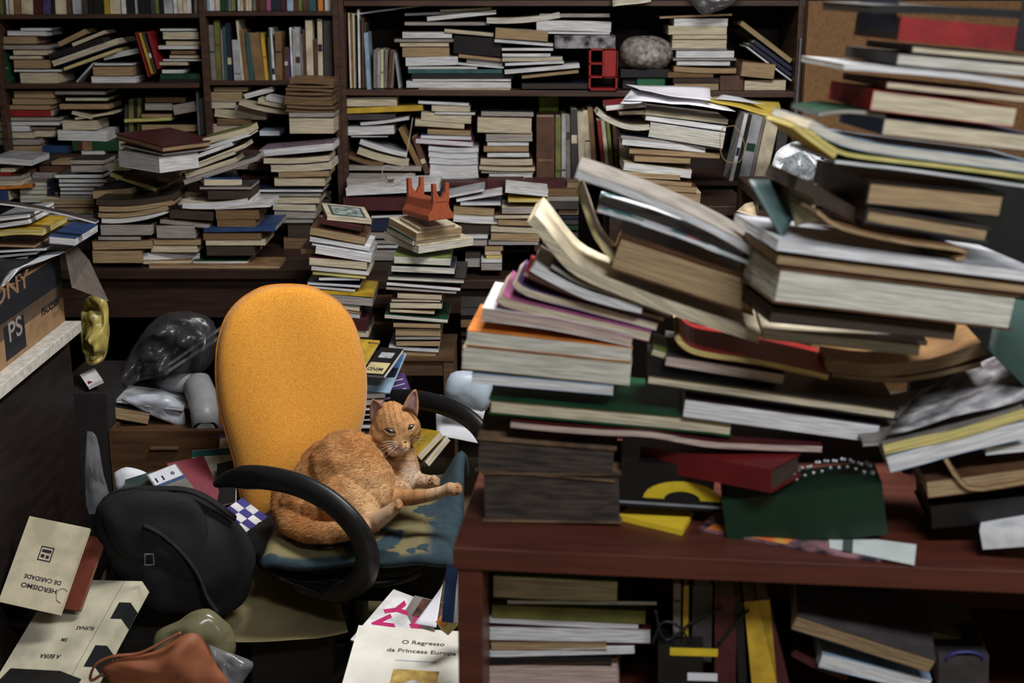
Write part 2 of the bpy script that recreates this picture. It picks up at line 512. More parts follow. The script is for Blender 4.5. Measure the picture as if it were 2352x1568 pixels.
# ================================================================== piles on the left table
pile(*M1, 4.42, 'clutter pile behind the cardboard box', '''
-60 235 590 636 20 w L m
0 100 680 702 0 c C
-30 80 705 727 0 n R s
-30 150 730 766 0 g N
-30 155 768 804 0 c C
-30 240 808 834 -15 n O s
-20 60 838 920 0 c B s''')
pile(*M1, 4.45, 'grey magazines beside the blue spines', '''
150 350 780 806 0 p g m
150 352 808 836 0 p L m
148 350 838 868 0 p g m
150 352 870 900 0 p L m
150 352 902 930 0 p g m''')
pile(*M1, 4.40, 'pile of thin dark magazines on the left table', '''
520 780 610 645 0 g k
530 770 650 705 0 g D
410 770 720 748 0 w k m
440 800 755 782 0 w k m
440 780 788 812 0 w D m
450 700 818 842 0 w k m
450 690 848 872 0 w D m
450 690 876 898 0 g k m
310 705 902 940 0 t C
278 705 944 968 0 t r
275 700 972 1018 0 t N
275 700 1022 1062 0 w L
300 690 1066 1110 0 t N
300 690 1116 1190 0 n D
300 690 1196 1290 0 n k''')
uprights(*M1, 4.45, 930, 'among magazines behind the cardboard box', '''
356 380 750 0 n
384 408 745 0 n
412 438 755 0 n''')
pile(*M1, 4.28, 'splayed books under the maroon album', '''
805 970 640 690 0 c W
830 1180 700 736 120 y o
930 1160 695 750 60 n r
1060 1280 722 762 20 t N d2
690 985 842 906 -22 t k d-2
1230 1550 830 900 30 t N d2
1330 1560 905 975 5 i W d-3''', dep=.16)
pile(*M1, 4.14, 'front pile of bent ledgers on the left table', '''
720 1300 905 950 -40 n k b22 m
740 1290 955 1000 -50 t N b22
735 1250 1004 1045 -55 t k b24
760 1240 1050 1085 -70 w C b26 m
750 1130 1095 1178 0 g k
735 1050 1185 1215 0 g D
690 1130 1222 1288 -10 t N
690 1060 1290 1386 0 t N''')
pile(*M1, 4.16, 'second pile on the left table front', '''
1270 1600 980 1050 20 n k
1200 1570 1052 1088 40 g N
1170 1460 1100 1202 0 g k
1150 1500 1205 1252 0 t N
1130 1480 1254 1306 0 c t
1050 1500 1310 1362 0 w L y12
1070 1430 1364 1394 0 c t''')
pile(*M2, 4.16, 'third pile on the left table front', '''
225 510 755 805 0 c B y22 D18
190 575 812 834 0 g D
250 560 840 908 0 n k
60 550 925 975 -28 w C b18
300 720 960 984 -20 w W m
310 630 988 1058 0 b N
320 610 1062 1112 0 b t
220 760 1120 1155 -10 g B s
215 650 1160 1212 0 b N
235 680 1216 1252 0 c C
240 600 1258 1330 0 n k
140 550 1368 1396 0 w G D26''')
pile(*M2, 4.20, 'fanned pile tilting up beside the maroon album', '''
285 545 345 420 -8 i C d16
210 560 450 505 -88 c o
205 560 520 548 -112 w W
75 430 600 636 -125 w k
140 520 640 680 -150 c k
100 450 672 706 -130 c k
75 450 712 760 -120 c k
65 605 762 806 -178 g D'''.replace('285 545 345 420 -8 i C d16\n', ''), dep=.14)
def yaw_book(A, dA, B, dB, tpx, depth, page, cover, fl, lab, g=None, nm='book', ct='book', pitch=0):
    P, Q = at(A[0], A[1], dA), at(B[0], B[1], dB)
    u = V((Q.x - P.x, Q.y - P.y, 0)).normalized(); pl = Plane(1); pl.p0 = P; pl.u = u; pl.n = V((-u.y, u.x, 0))
    return path_book(pl, [A, B], tpx, page, cover, fl, lab, g, nm, ct, depth, pitch)
yaw_book((264, 306), 4.20, (374, 336), 4.06, 14, .21, 't', 'r', 'h', 'large maroon album on top of a white block, left table', None, 'album', 'album')
yaw_book((276, 330), 4.21, (374, 352), 4.08, 6, .20, 'w', 'k', '', 'thin black paperback directly beneath the maroon album')
yaw_book((271, 346), 4.20, (365, 360), 4.08, 36, .15, 'w', 'W', '', 'thick white-paged block two below the maroon album')
pile(*M2, 4.14, 'loose strip along the left table edge', '''
-190 790 1398 1430 0 t t x D12''')
# ================================================================== right bookcase, second shelf
uprights(*R2, 4.73, 990, 'at left end of long second shelf', '''
1658 1692 30 -30 C
1694 1722 70 -22 r
1724 1752 90 -16 r
1784 1804 145 -26 C
1808 1826 140 -20 t
1829 1848 150 -20 C
1880 1902 105 -16 W
1920 1944 200 -10 N
1950 1972 260 -10 D
1976 2022 368 -40 b v1020
2046 2090 565 0 g
2094 2122 570 0 L
2126 2160 560 0 C
2164 2200 565 10 g
2204 2236 570 30 N
2240 2262 575 30 g
2330 2352 600 -50 L''')
pile(*R3, 4.74, 'loose magazines atop the long second shelf', '''
-320 570 150 170 -115 w L m D22
640 1215 110 140 -30 c N m
240 1260 150 180 -40 w g m d2
490 1270 190 240 -80 w g m''')
pile(*R3, 4.73, 'wide left pile on the long second shelf', '''
240 1200 245 288 0 g D
215 775 358 430 0 w g
125 800 434 476 0 g r
190 740 480 526 0 c N
215 745 530 642 0 t N
250 840 648 742 -14 w W
280 1060 748 780 -2 w g
280 1340 782 824 0 t T s
320 1460 828 884 0 g k s
330 1440 888 914 0 w g m
260 1440 915 985 12 w W
400 1430 990 1030 0 c N''')
pile(*R3, 4.72, 'middle pile on the long second shelf', '''
690 1245 320 368 48 c D
800 1340 400 600 38 g k s h
850 1340 606 650 50 t N
940 1350 665 700 42 w W d2
835 1360 704 726 45 w W''')
pile(*R3, 4.70, 'right pile under the curled magazine', '''
1165 1985 200 262 -62 p C m b26
1265 1860 310 430 38 t g m
1255 1915 440 474 50 w L
1335 1915 536 574 0 w k
1340 1885 598 642 0 w k
1340 2020 652 692 -10 c W m
1370 2035 706 745 -28 w n
1365 2210 790 834 -72 w W
1560 2200 850 888 -66 t N
1560 2320 940 1000 0 n n''')
pile(*R4, 4.70, 'white books above the red letter tray', '''
-340 340 130 168 0 g D m
-370 355 200 296 14 w W b-6
-340 340 300 325 10 w g m''')
pile(*R4, 4.72, 'neat pile right of the wrapped bundle', '''
820 1520 158 180 -28 t N m
960 1480 180 250 0 w W
905 1470 252 332 0 c C
945 1470 335 378 0 c t
940 1468 380 466 0 c C
920 1470 468 484 0 g k m
980 1540 486 560 0 w k
950 1560 562 584 0 g g m
985 1500 588 632 4 w D
960 1560 636 690 18 t N b8
900 1340 694 748 0 b N
950 1400 752 800 0 n k
960 1390 804 872 0 t N''')
pile(*R4, 4.73, 'small pile under the slanting books, right end', '''
1405 1630 730 872 0 n N s
1620 1940 590 736 30 t N d-2
1640 2040 770 872 0 c N''')
pile(*R4, 4.75, 'books slanting down at the right end', '''
1620 2105 200 262 372 t o
1740 2105 385 430 270 c n s
1700 2100 415 455 300 c n s
1665 2100 440 470 330 w k''', dep=.16)
# third shelf
pile(*M3, 4.72, 'left pile on third shelf of right bookcase', '''
130 540 85 160 -4 c g
115 750 174 218 -26 y Y s
115 520 222 268 0 g D s
240 635 292 314 -48 w W b6
92 515 330 396 -14 w W
165 465 398 412 0 w k
245 625 424 468 108 w L b10 m
230 640 490 548 104 c C b14
105 430 520 560 90 b N b24
70 740 640 680 6 g g m
85 690 702 752 0 g D''')
uprights(*M3, 4.72, 650, 'propped slanting beside the left pile, third shelf', '''
700 748 325 -160 t
765 812 400 -110 N v700''')
pile(*M3, 4.72, 'second pile on the third shelf of the right bookcase', '''
715 1130 108 138 20 w D
825 1140 150 196 8 c C
850 1180 200 226 4 w k
740 1150 205 270 30 c C
690 1095 258 318 26 c t
790 1145 340 388 14 t r
735 1150 390 424 12 w B
695 1165 420 460 30 w K
800 1205 480 522 10 w L b12
802 1200 526 570 10 w W b10
808 1200 574 624 8 w L b10
812 1200 632 742 0 w W b8''')
pile(*M3, 4.72, 'third pile on the third shelf of the right bookcase', '''
1230 1660 195 238 6 g k
1200 1645 242 372 10 c N
1270 1650 388 442 0 g C
1280 1620 452 480 0 w L
1250 1620 482 530 0 t N
1280 1625 535 575 0 w k
1225 1650 580 636 4 c N b5
1215 1670 642 678 10 c t b5
1230 1660 682 706 6 g k
1295 1650 712 754 0 w W''')
uprights(*M4, 4.73, 782, 'on the third shelf of the right bookcase', '''
38 182 300 0 N
190 232 300 0 o
238 272 285 0 L
276 308 290 -5 g
314 366 240 -6 D
374 424 262 -14 C
430 474 250 -24 C
480 520 230 -40 t
560 588 330 -46 R
592 622 330 -46 C
626 652 340 -40 l
656 690 350 -20 N
696 752 380 -12 C''')
uprights(*M4, 4.70, 820, 'of binders at end of third shelf', '''
1545 1575 280 125 W
1578 1608 285 125 k
1614 1700 300 112 L
1704 1726 300 112 g
1730 1836 300 112 C
1880 1960 262 70 D''')
# near pile in front of the right bookcase
pile(*M4, 4.32, 'paper-topped pile before the right bookcase', '''
585 900 210 256 -30 w R
690 890 256 290 -8 c r
530 925 250 290 112 p C b48
895 1545 245 284 78 c g
900 1530 288 326 88 w W
935 1520 345 458 92 p W y-8
705 1500 440 470 96 g n
715 1370 472 520 62 w L m
770 1480 545 590 40 t N
810 1250 594 650 20 t N m
730 1260 655 718 66 w C
735 1170 732 772 22 t C
800 1260 776 816 40 t N m
860 1300 820 870 30 t N
900 1330 874 960 20 t C''')
# low clutter right of the orange holder
pile(*M3, 4.42, 'scattered top of the pile right of orange holder', '''
945 1250 890 912 -60 w L m
1025 1400 918 940 -60 w W m
1060 1390 942 968 0 w L
1005 1340 972 1036 20 t N
1005 1375 1040 1100 20 w C b5
1050 1310 1108 1200 20 n k
1060 1285 1204 1240 0 w L
1080 1280 1246 1300 0 g k
1100 1225 1350 1400 0 n k
1100 1220 1406 1470 0 g L''')
pile(*M3, 4.40, 'right pile beside the scattered papers', '''
1430 1780 820 862 36 w W
1450 1780 912 940 4 y Y m
1400 1700 984 1034 0 g C
1340 1700 1046 1078 0 c N
1370 1660 1082 1130 10 t N
1310 1700 1134 1184 16 c g
1310 1710 1190 1258 8 t k
1290 1700 1264 1290 0 g L
1260 1410 1300 1340 0 t N
1260 1390 1344 1372 0 c C
1270 1400 1376 1404 0 y Y
1230 1400 1408 1436 0 w W
1230 1400 1440 1500 0 g D''')
pile(*M3, 4.50, 'lowest shelf pile behind the orange holder', '''
120 885 832 890 -40 w W
100 700 905 1010 0 n r s
330 640 1050 1076 -10 w k
320 640 1080 1180 0 n n s
310 640 1186 1240 0 g r
300 640 1250 1285 0 g k
300 640 1290 1320 0 w D
300 640 1330 1420 0 g k
300 640 1430 1560 0 n D
300 640 1570 1700 0 n k''')
# ================================================================== stacks behind the chair
C6 = (660, 440, 3.267)
pile(*C6, 3.92, 'leaning stack right behind the yellow chair', '''
300 635 182 212 34 c C y14 p4
250 560 205 240 60 n r s
175 590 262 325 78 t N
170 620 340 372 74 w W
185 640 388 402 72 w L m
215 635 404 464 68 w W
100 240 425 470 0 b r d3
165 600 490 552 36 c r
180 612 556 588 42 w C
190 590 600 622 34 y o
235 545 640 668 0 w k
150 545 676 698 24 w n m
155 510 702 724 30 w k m
205 645 736 762 30 y Y s m
215 640 765 820 40 g L
350 545 830 868 30 c C
370 550 874 900 30 t N
400 545 905 940 14 w D
420 600 946 1030 14 n r s
450 610 1036 1090 5 c N
450 610 1096 1180 5 n k
450 610 1186 1290 5 n D
450 610 1296 1400 5 n k''', dep=.17)
yaw_book((919, 500), 3.96, (963, 525), 3.87, 10, .125, 't', 'C', '', 'tan-paged paperback directly under the orange plastic holder', 'books in stack topped by the orange holder')
yaw_book((893, 500), 3.98, (957, 535), 3.86, 18, .16, 't', 'C', '', 'worn cream paperback, second below the orange plastic holder', 'books in stack topped by the orange holder')
yaw_book((888, 521), 3.99, (948, 552), 3.87, 12, .17, 'c', 'T', 'l', 'thin teal-spined paperback, third below the orange plastic holder', 'books in stack topped by the orange holder')
yaw_book((882, 532), 4.0, (962, 565), 3.86, 17, .20, 'p', 'C', '', 'pale wide paperback, fourth below the orange plastic holder', 'books in stack topped by the orange holder')
pile(*C6, 3.90, 'stack topped by the orange holder, below its yawed books', '''
800 1225 480 538 18 p l
780 1255 552 602 18 p n
745 1335 622 668 28 p k h D24
745 1300 676 702 44 w r m
740 1270 712 734 34 g D m
825 1160 758 800 16 c N
780 1150 804 826 4 c r
770 1160 830 876 5 c k
770 1105 880 904 16 c t
730 1205 918 950 38 p G D22
795 1150 980 1018 10 t k
810 1150 1024 1082 5 t N
810 1150 1086 1112 0 g k
815 1145 1118 1160 0 t k
760 1135 1165 1182 24 w L
800 1120 1192 1230 6 t N''', dep=.17)
# orange plastic holder
def orange_holder():
    root = empty('plastic_holder', at(975, 500, 3.86), 'orange plastic stand with four prongs, topping the middle stack', 'holder')
    inv = root.matrix_world.inverted(); m = mat('orange_plastic', (150, 76, 50), .38, .06, 60, .08)
    # local frame: x right/back, y back-left
    th = math.radians(35); O = at(985, 508, 3.83); ex = V((math.cos(th), math.sin(th), 0)); ey = V((-math.sin(th), math.cos(th), 0)); ez = V((0, 0, 1))
    mw = inv @ frame_mw(O, ex, ey, ez)
    b = MB(); L, Wd = .15, .085  # L along ey (length), Wd along ex
    prof = [(0, 0), (Wd, 0), (Wd, .014), (Wd - .012, .03), (Wd - .018, .055), (.018, .055), (.012, .03), (0, .014)]
    vs = [(x, y, z) for y in (0, L) for x, z in prof]; n = len(prof)
    b.add(vs, [tuple(range(n)), tuple(reversed(range(n, 2 * n)))] + [(i, (i + 1) % n, n + (i + 1) % n, n + i) for i in range(n)])
    b.build('base', m, root, mw, bevel=.002)
    for yy in (.0, L - .012):
        b = MB(); p = [(.016, .05), (.016, .105), (.027, .105), (.029, .08), (.038, .066), (.043, .06), (.048, .066), (.057, .08), (.059, .105), (.070, .105), (.070, .05)]
        t = .012; n = len(p)
        vs = [(x, yy, z) for x, z in p] + [(x, yy + t, z) for x, z in p]
        # triangulated U shape by strips to the base line
        base0 = [(x, yy, .05) for x, z in p]; base1 = [(x, yy + t, .05) for x, z in p]
        for i in range(n - 1):
            (x0, z0), (x1, z1) = p[i], p[i + 1]
            if x1 - x0 < .0005: continue
            b.hexa([(x0, yy, .05), (x1, yy, .05), (x1, yy + t, .05), (x0, yy + t, .05), (x0, yy, z0), (x1, yy, z1), (x1, yy + t, z1), (x0, yy + t, z0)])
        b.build('prong_plate', m, root, mw)
orange_holder()
# stool under the stack
def stool():
    P = Plane(3.90, 0); A = P.hit(905, 818); B = P.hit(1040, 818)
    root = empty('wooden_stool', V(((A.x + B.x) / 2, 4.05, 0)), 'small brown wooden stool carrying the stack with the orange holder', 'stool')
    inv = root.matrix_world.inverted(); m = mat('stool_wood', (84, 60, 38), .6, .2, 8, .1, (1, 1, 6))
    z = A.z
    b = MB(); b.box(A.x - .0, B.x + .004, 3.89, 4.16, z - .012, z); b.build('top', m, root, inv)
    b = MB(); b.box(A.x + .01, B.x - .03, 3.90, 3.915, z - .06, z - .012); b.build('apron', m, root, inv)
    for x in (A.x, B.x - .028):
        for y in (3.895, 4.125):
            b = MB(); b.box(x, x + .03, y, y + .03, 0, z - .012); b.build('leg', m, root, inv)
stool()
# ================================================================== furniture under the piles
def table(label, x0, x1, y0, y1, z, m, th=.03, apron=.09, nm='table', legw=.05):
    root = empty(nm, V(((x0 + x1) / 2, (y0 + y1) / 2, 0)), label, 'table'); inv = root.matrix_world.inverted()
    b = MB(); b.box(x0, x1, y0, y1, z - th, z); b.build('tabletop', m, root, inv, bevel=.002)
    b = MB(); b.box(x0 + .03, x1 - .03, y0 + .03, y0 + .05, z - th - apron, z - th); b.build('apron', m, root, inv)
    for x in (x0, x1 - legw):
        for y in (y0 + .01, y1 - legw):
            b = MB(); b.box(x, x + legw, y, y + legw, 0, z - th); b.build('leg', m, root, inv)
    return root
zt = at(450, 618, 4.12).z
DW = mat('dark_table_wood', (52, 34, 26), .5, .2, 6, .1, (1, 8, 8))
table('dark wooden table under the left piles of books', at(-60, 618, 4.12).x, at(715, 618, 4.12).x, 4.12, 4.68, zt - .002, DW, .03, .13)
table('dark wooden side table behind the stool stack', at(830, 640, 4.4).x, at(1270, 640, 4.4).x, 4.36, 4.66, at(1000, 640, 4.38).z, DW)
zr = at(1300, 470, 4.30).z
table('dark table under the paper-topped pile', at(1400, 470, 4.3).x, at(1720, 470, 4.3).x, 4.27, 4.62, zr, DW)
# dim jumble of books behind the front piles, too dark to count
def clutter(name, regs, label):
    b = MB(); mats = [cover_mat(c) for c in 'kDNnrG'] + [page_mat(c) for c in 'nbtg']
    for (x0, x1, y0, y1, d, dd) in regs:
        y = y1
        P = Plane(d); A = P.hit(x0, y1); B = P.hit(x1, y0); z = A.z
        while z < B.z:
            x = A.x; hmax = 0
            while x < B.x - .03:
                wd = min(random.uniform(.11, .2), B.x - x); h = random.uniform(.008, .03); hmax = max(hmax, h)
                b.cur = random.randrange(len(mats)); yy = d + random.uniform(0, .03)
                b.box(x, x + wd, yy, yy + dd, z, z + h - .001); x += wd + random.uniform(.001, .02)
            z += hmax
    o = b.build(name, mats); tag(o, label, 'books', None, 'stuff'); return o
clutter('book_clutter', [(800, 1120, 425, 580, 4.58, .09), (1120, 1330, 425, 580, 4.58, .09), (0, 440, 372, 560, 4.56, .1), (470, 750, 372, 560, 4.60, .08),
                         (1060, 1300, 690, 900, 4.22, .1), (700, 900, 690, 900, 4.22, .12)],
        'dim jumble of books filling the gaps behind the front piles')
# ================================================================== tools for single things
def hitX(px, py, X):
    r = ray(px, py); return CAM + r * (X / r.x)
def vnoise(p, s): return noise.noise(V(p) * s)
BLACKP = mat('black_plastic', (27, 27, 29), .42, .1, 40, .08)
def text_part(parent, s, mw, h, m, name='printed_title', sx=1, align='CENTER', shear=0, bold=.02):
    c = bpy.data.curves.new('t', 'FONT'); c.body = s; c.size = h / .7; c.align_x = align; c.align_y = 'CENTER'; c.extrude = .0003; c.offset = h * bold; c.shear = shear
    t = bpy.data.objects.new('t', c); COL.objects.link(t); bpy.context.view_layer.update()
    me = bpy.data.meshes.new_from_object(t.evaluated_get(bpy.context.evaluated_depsgraph_get()))
    bpy.data.objects.remove(t); bpy.data.curves.remove(c); me.name = name; me.materials.clear(); me.materials.append(m)
    for v in me.vertices: v.co.x *= sx
    o = bpy.data.objects.new(name, me); COL.objects.link(o); o.parent = parent
    o.matrix_basis = mw; return o
def slab3(A, dA, B, dB, C, dC, t, page, cover, fl, lab, g=None, nm='book', ct='book'):
    a, b, c = at(*A, dA), at(*B, dB), at(*C, dC); ex = (b - a).normalized(); ey = (c - a); ey = (ey - ex * ey.dot(ex)); H = ey.length; ey.normalize()
    ez = ex.cross(ey).normalized(); W = (b - a).length
    r = make_book(frame_mw(a - ez * t, ex, ey, ez), [(0, 0), (W, 0)], t, H, page, cover, fl, lab, g, nm, ct)
    r['_'] = 1; del r['_']; return r, W, H, t
def decal(root, name, x0, x1, y0, y1, z, m, t=.0004):
    b = MB(); b.box(x0, x1, y0, y1, z, z + t); return b.build(name, m, root)
def sheet(name, corners, m, label, cat='paper', group=None, wob=.004, seed=0, n=7, th=.0008, parent=None, wobs=9, curl=None):
    """corners: four (px, py, d): near-left, near-right, far-right, far-left."""
    P = [at(*c) for c in corners]; b = MB()
    for j in range(n + 1):
        for i in range(n + 1):
            u, v = i / n, j / n
            p = (P[0] * (1 - u) + P[1] * u) * (1 - v) + (P[3] * (1 - u) + P[2] * u) * v
            nn = (P[1] - P[0]).cross(P[3] - P[0]).normalized()
            p = p + nn * (vnoise(p + V((seed, 0, 0)), wobs) * wob)
            if curl: p = p + nn * curl(u, v)
            b.v.append(tuple(p))
    for j in range(n):
        for i in range(n):
            a = j * (n + 1) + i; b.f.append((a, a + 1, a + n + 2, a + n + 1)); b.m.append(0)
    o = b.build(name, m, parent, smooth=True); s = o.modifiers.new('thickness', 'SOLIDIFY'); s.thickness = th; s.offset = -1
    if parent is None: tag(o, label, cat, group)
    return o
def inflate(name, outline, plane, thick, m, label=None, cat=None, back=.3, rings=8, wob=.0, wobs=12, seed=0, parent=None, power=.5, group=None, sub=10, dish=None):
    """a stuffed body whose outline lies in a vertical plane; belly towards the viewer's side, flatter behind."""
    pts = [plane.hit(*q) for q in outline]; pts3 = smoothpath([tuple(p) for p in pts] + [tuple(pts[0])], 3)[:-1]
    pts = [V(p) for p in pts3]; c = sum(pts, V((0, 0, 0))) / len(pts); n = len(pts); b = MB()
    def layer(sgn, T):
        idx = []
        for k in range(rings):
            r = 1 - (k / rings) ** 1.4
            for p in pts:
                q = c + (p - c) * r; o = T * max(0, 1 - r ** 2.6) ** power
                if dish: o += dish(q - c, r)
                q = q - plane.n * (o * sgn)
                w = vnoise(q + V((seed, seed, 0)), wobs) * wob * min(1, 3 * (1 - r) + .25); b.v.append(tuple(q - plane.n * w * sgn))
        b.v.append(tuple(c - plane.n * (T + (dish(V((0, 0, 0)), 0) if dish else 0)) * sgn))
        return
    layer(1, thick); off = len(b.v); layer(-1, thick * back)
    for o_, fl in ((0, False), (off, True)):
        for k in range(rings - 1):
            for i in range(n):
                j = (i + 1) % n; q = (o_ + k * n + i, o_ + k * n + j, o_ + (k + 1) * n + j, o_ + (k + 1) * n + i)
                b.f.append(tuple(reversed(q)) if fl else q); b.m.append(0)
        for i in range(n):
            j = (i + 1) % n; q = (o_ + (rings - 1) * n + i, o_ + (rings - 1) * n + j, o_ + rings * n)
            b.f.append(q); b.m.append(0)
    o = b.build(name, m, parent, smooth=True)
    bm = bmesh.new(); bm.from_mesh(o.data); bmesh.ops.remove_doubles(bm, verts=bm.verts, dist=1e-5); bmesh.ops.recalc_face_normals(bm, faces=bm.faces); bm.to_mesh(o.data); bm.free(); o.data.shade_smooth()
    if parent is None and label: tag(o, label, cat, group)
    return o
def plastic(key, rgb, alpha, rough=.2):
    m = mat(key, rgb, rough, .1, 20, .5, alpha=alpha, spec=.6); return m
def iv(o): return o.matrix_world.inverted()
# ================================================================== cabinet and cardboard box on the left
XC = -1.185
def cabinet():
    root = empty('cabinet', V((-1.45, 3.0, 0)), 'dark brown cabinet with white top under the cardboard box', 'cabinet'); inv = iv(root)
    dk = mat('cabinet_dark_wood', (34, 26, 24), .45, .2, 7, .1, (1, 1, 6))
    y0, y1 = 2.0, 3.56
    b = MB(); b.box(-1.75, XC - .02, y0 + .01, y1 - .015, 0, .905); b.build('body', dk, root, inv)
    b = MB(); b.box(-1.77, XC + .012, y0, y1, .905, .935); b.build('white_top', mat('speckled_white_top', (212, 208, 198), .5, .12, 60, .1), root, inv, bevel=.002)
    b = MB(); b.box(XC - .018, XC - .002, 2.55, y1 - .07, .08, .88); d = b.build('door', dk, root, inv, bevel=.003)
    for z0, z1, yy0, yy1 in ((.80, .82, 2.64, 3.40), (.16, .18, 2.64, 3.40), (.16, .82, 2.62, 2.64), (.16, .82, 3.40, 3.42)):
        b = MB(); b.box(XC - .004, XC + .008, yy0, yy1, z0, z1); b.build('moulding', dk, d, inv, bevel=.003)
    pts = [(XC + .002, 2.72 + .62 * i / 16, .70 + .05 * math.cos((i / 16 - .5) * 2 * math.pi)) for i in range(17)]
    b = MB(); b.tube(pts, .006, 6); b.build('moulding', dk, d, inv)
cabinet()
def cardboard_box():
    X = -1.215; z0, z1 = .936, 1.116; y0, y1 = 2.55, 3.555
    root = empty('cardboard_box', V((-1.4, 3.1, z0)), 'brown cardboard box printed ONY and PS on the cabinet', 'box'); inv = iv(root)
    cb = mat('cardboard', (150, 118, 84), .8, .1, 30, .05); ink = mat('box_ink', (24, 26, 34), .7, .1, 20)
    b = MB(); b.box(-1.62, X, y0, y1, z0, z1); b.build('carton', cb, root, inv)
    b = MB(); b.box(X, X + .0008, y0, y1, z0 + .105, z1); b.build('printed_band', ink, root, inv)
    for k in range(9):
        z = z0 + .103 - k * .0042; b = MB(); b.box(X, X + .0008, y0, y1, z - .0021 + k * .00008, z); b.build('printed_stripe', ink, root, inv)
    def T(s, px, py, h, m, sx): 
        p = hitX(px, py, X + .0012); text_part(root, s, inv @ frame_mw(p, V((0, 1, 0)), V((0, 0, 1)), V((1, 0, 0))), h, m, 'printed_letters', sx)
    # the panel with PS
    A = hitX(4, 722, X); B = hitX(51, 702, X)
    b = MB(); b.box(X, X + .0012, A.y, B.y, z0 + .012, z0 + .095); b.build('printed_panel', ink, root, inv)
    T('SONY', 16, 670, .042, mat('box_letter_tan', (140, 108, 84), .7), 1.9)
    T('PS', 35, 757, .047, mat('box_letter_grey', (150, 140, 136), .7), 1.5)
    T('PS-LX250H', 116, 704, .020, ink, 1.02)
    for k in range(2): T('STEREO TURNTABLE SYSTEM' if 0 else '________', 128, 716 + 5 * k, .004, ink, 2)
    # grey flap standing off at the far end
    fm = mat('box_flap_grey', (104, 94, 88), .85, .1, 30)
    P = [at(148, 575, 3.50), at(165, 660, 3.47), at(250, 692, 3.62), at(205, 597, 3.72), at(178, 566, 3.62)]
    b = MB(); b.add([tuple(p) for p in P] + [tuple(p + V((-.003, .004, 0))) for p in P], [(0, 1, 2, 3, 4), (9, 8, 7, 6, 5)] + [(i, (i + 1) % 5, 5 + (i + 1) % 5, 5 + i) for i in range(5)])
    b.build('flap', fm, root, inv)
    return root
cardboard_box()
WH = mat('white_paper', (214, 216, 224), .8, .05, 10); KR = mat('black_sleeve', (28, 30, 34), .35, .1, 12)
sheet('record_sleeve', [(-60, 700, 3.05), (45, 632, 3.25), (120, 575, 3.55), (-40, 570, 3.55)], KR, 'black sleeve with bent white edge draped over the box', 'sleeve', None, .01, 2, th=.003)
sheet('paper_sheet', [(-40, 690, 3.04), (40, 622, 3.24), (172, 562, 3.56), (60, 590, 3.5)], WH, 'white sheet hanging over the edge of the printed box', 'paper', None, .012, 3)
pile(*M1, 3.45, 'jumble on top of the printed box', '''
-60 720 925 945 150 w D m b-20 D3
-60 210 1050 1076 -30 w L m
-60 215 1100 1130 -40 w W m
-60 320 1150 1195 -15 y Y m b-14
365 565 1180 1240 18 w B l
-60 260 1240 1262 10 t N m
-60 340 1290 1312 -20 w D m
-60 270 1330 1352 -30 w k m
-60 200 1372 1392 -30 w L m''', dep=.2)
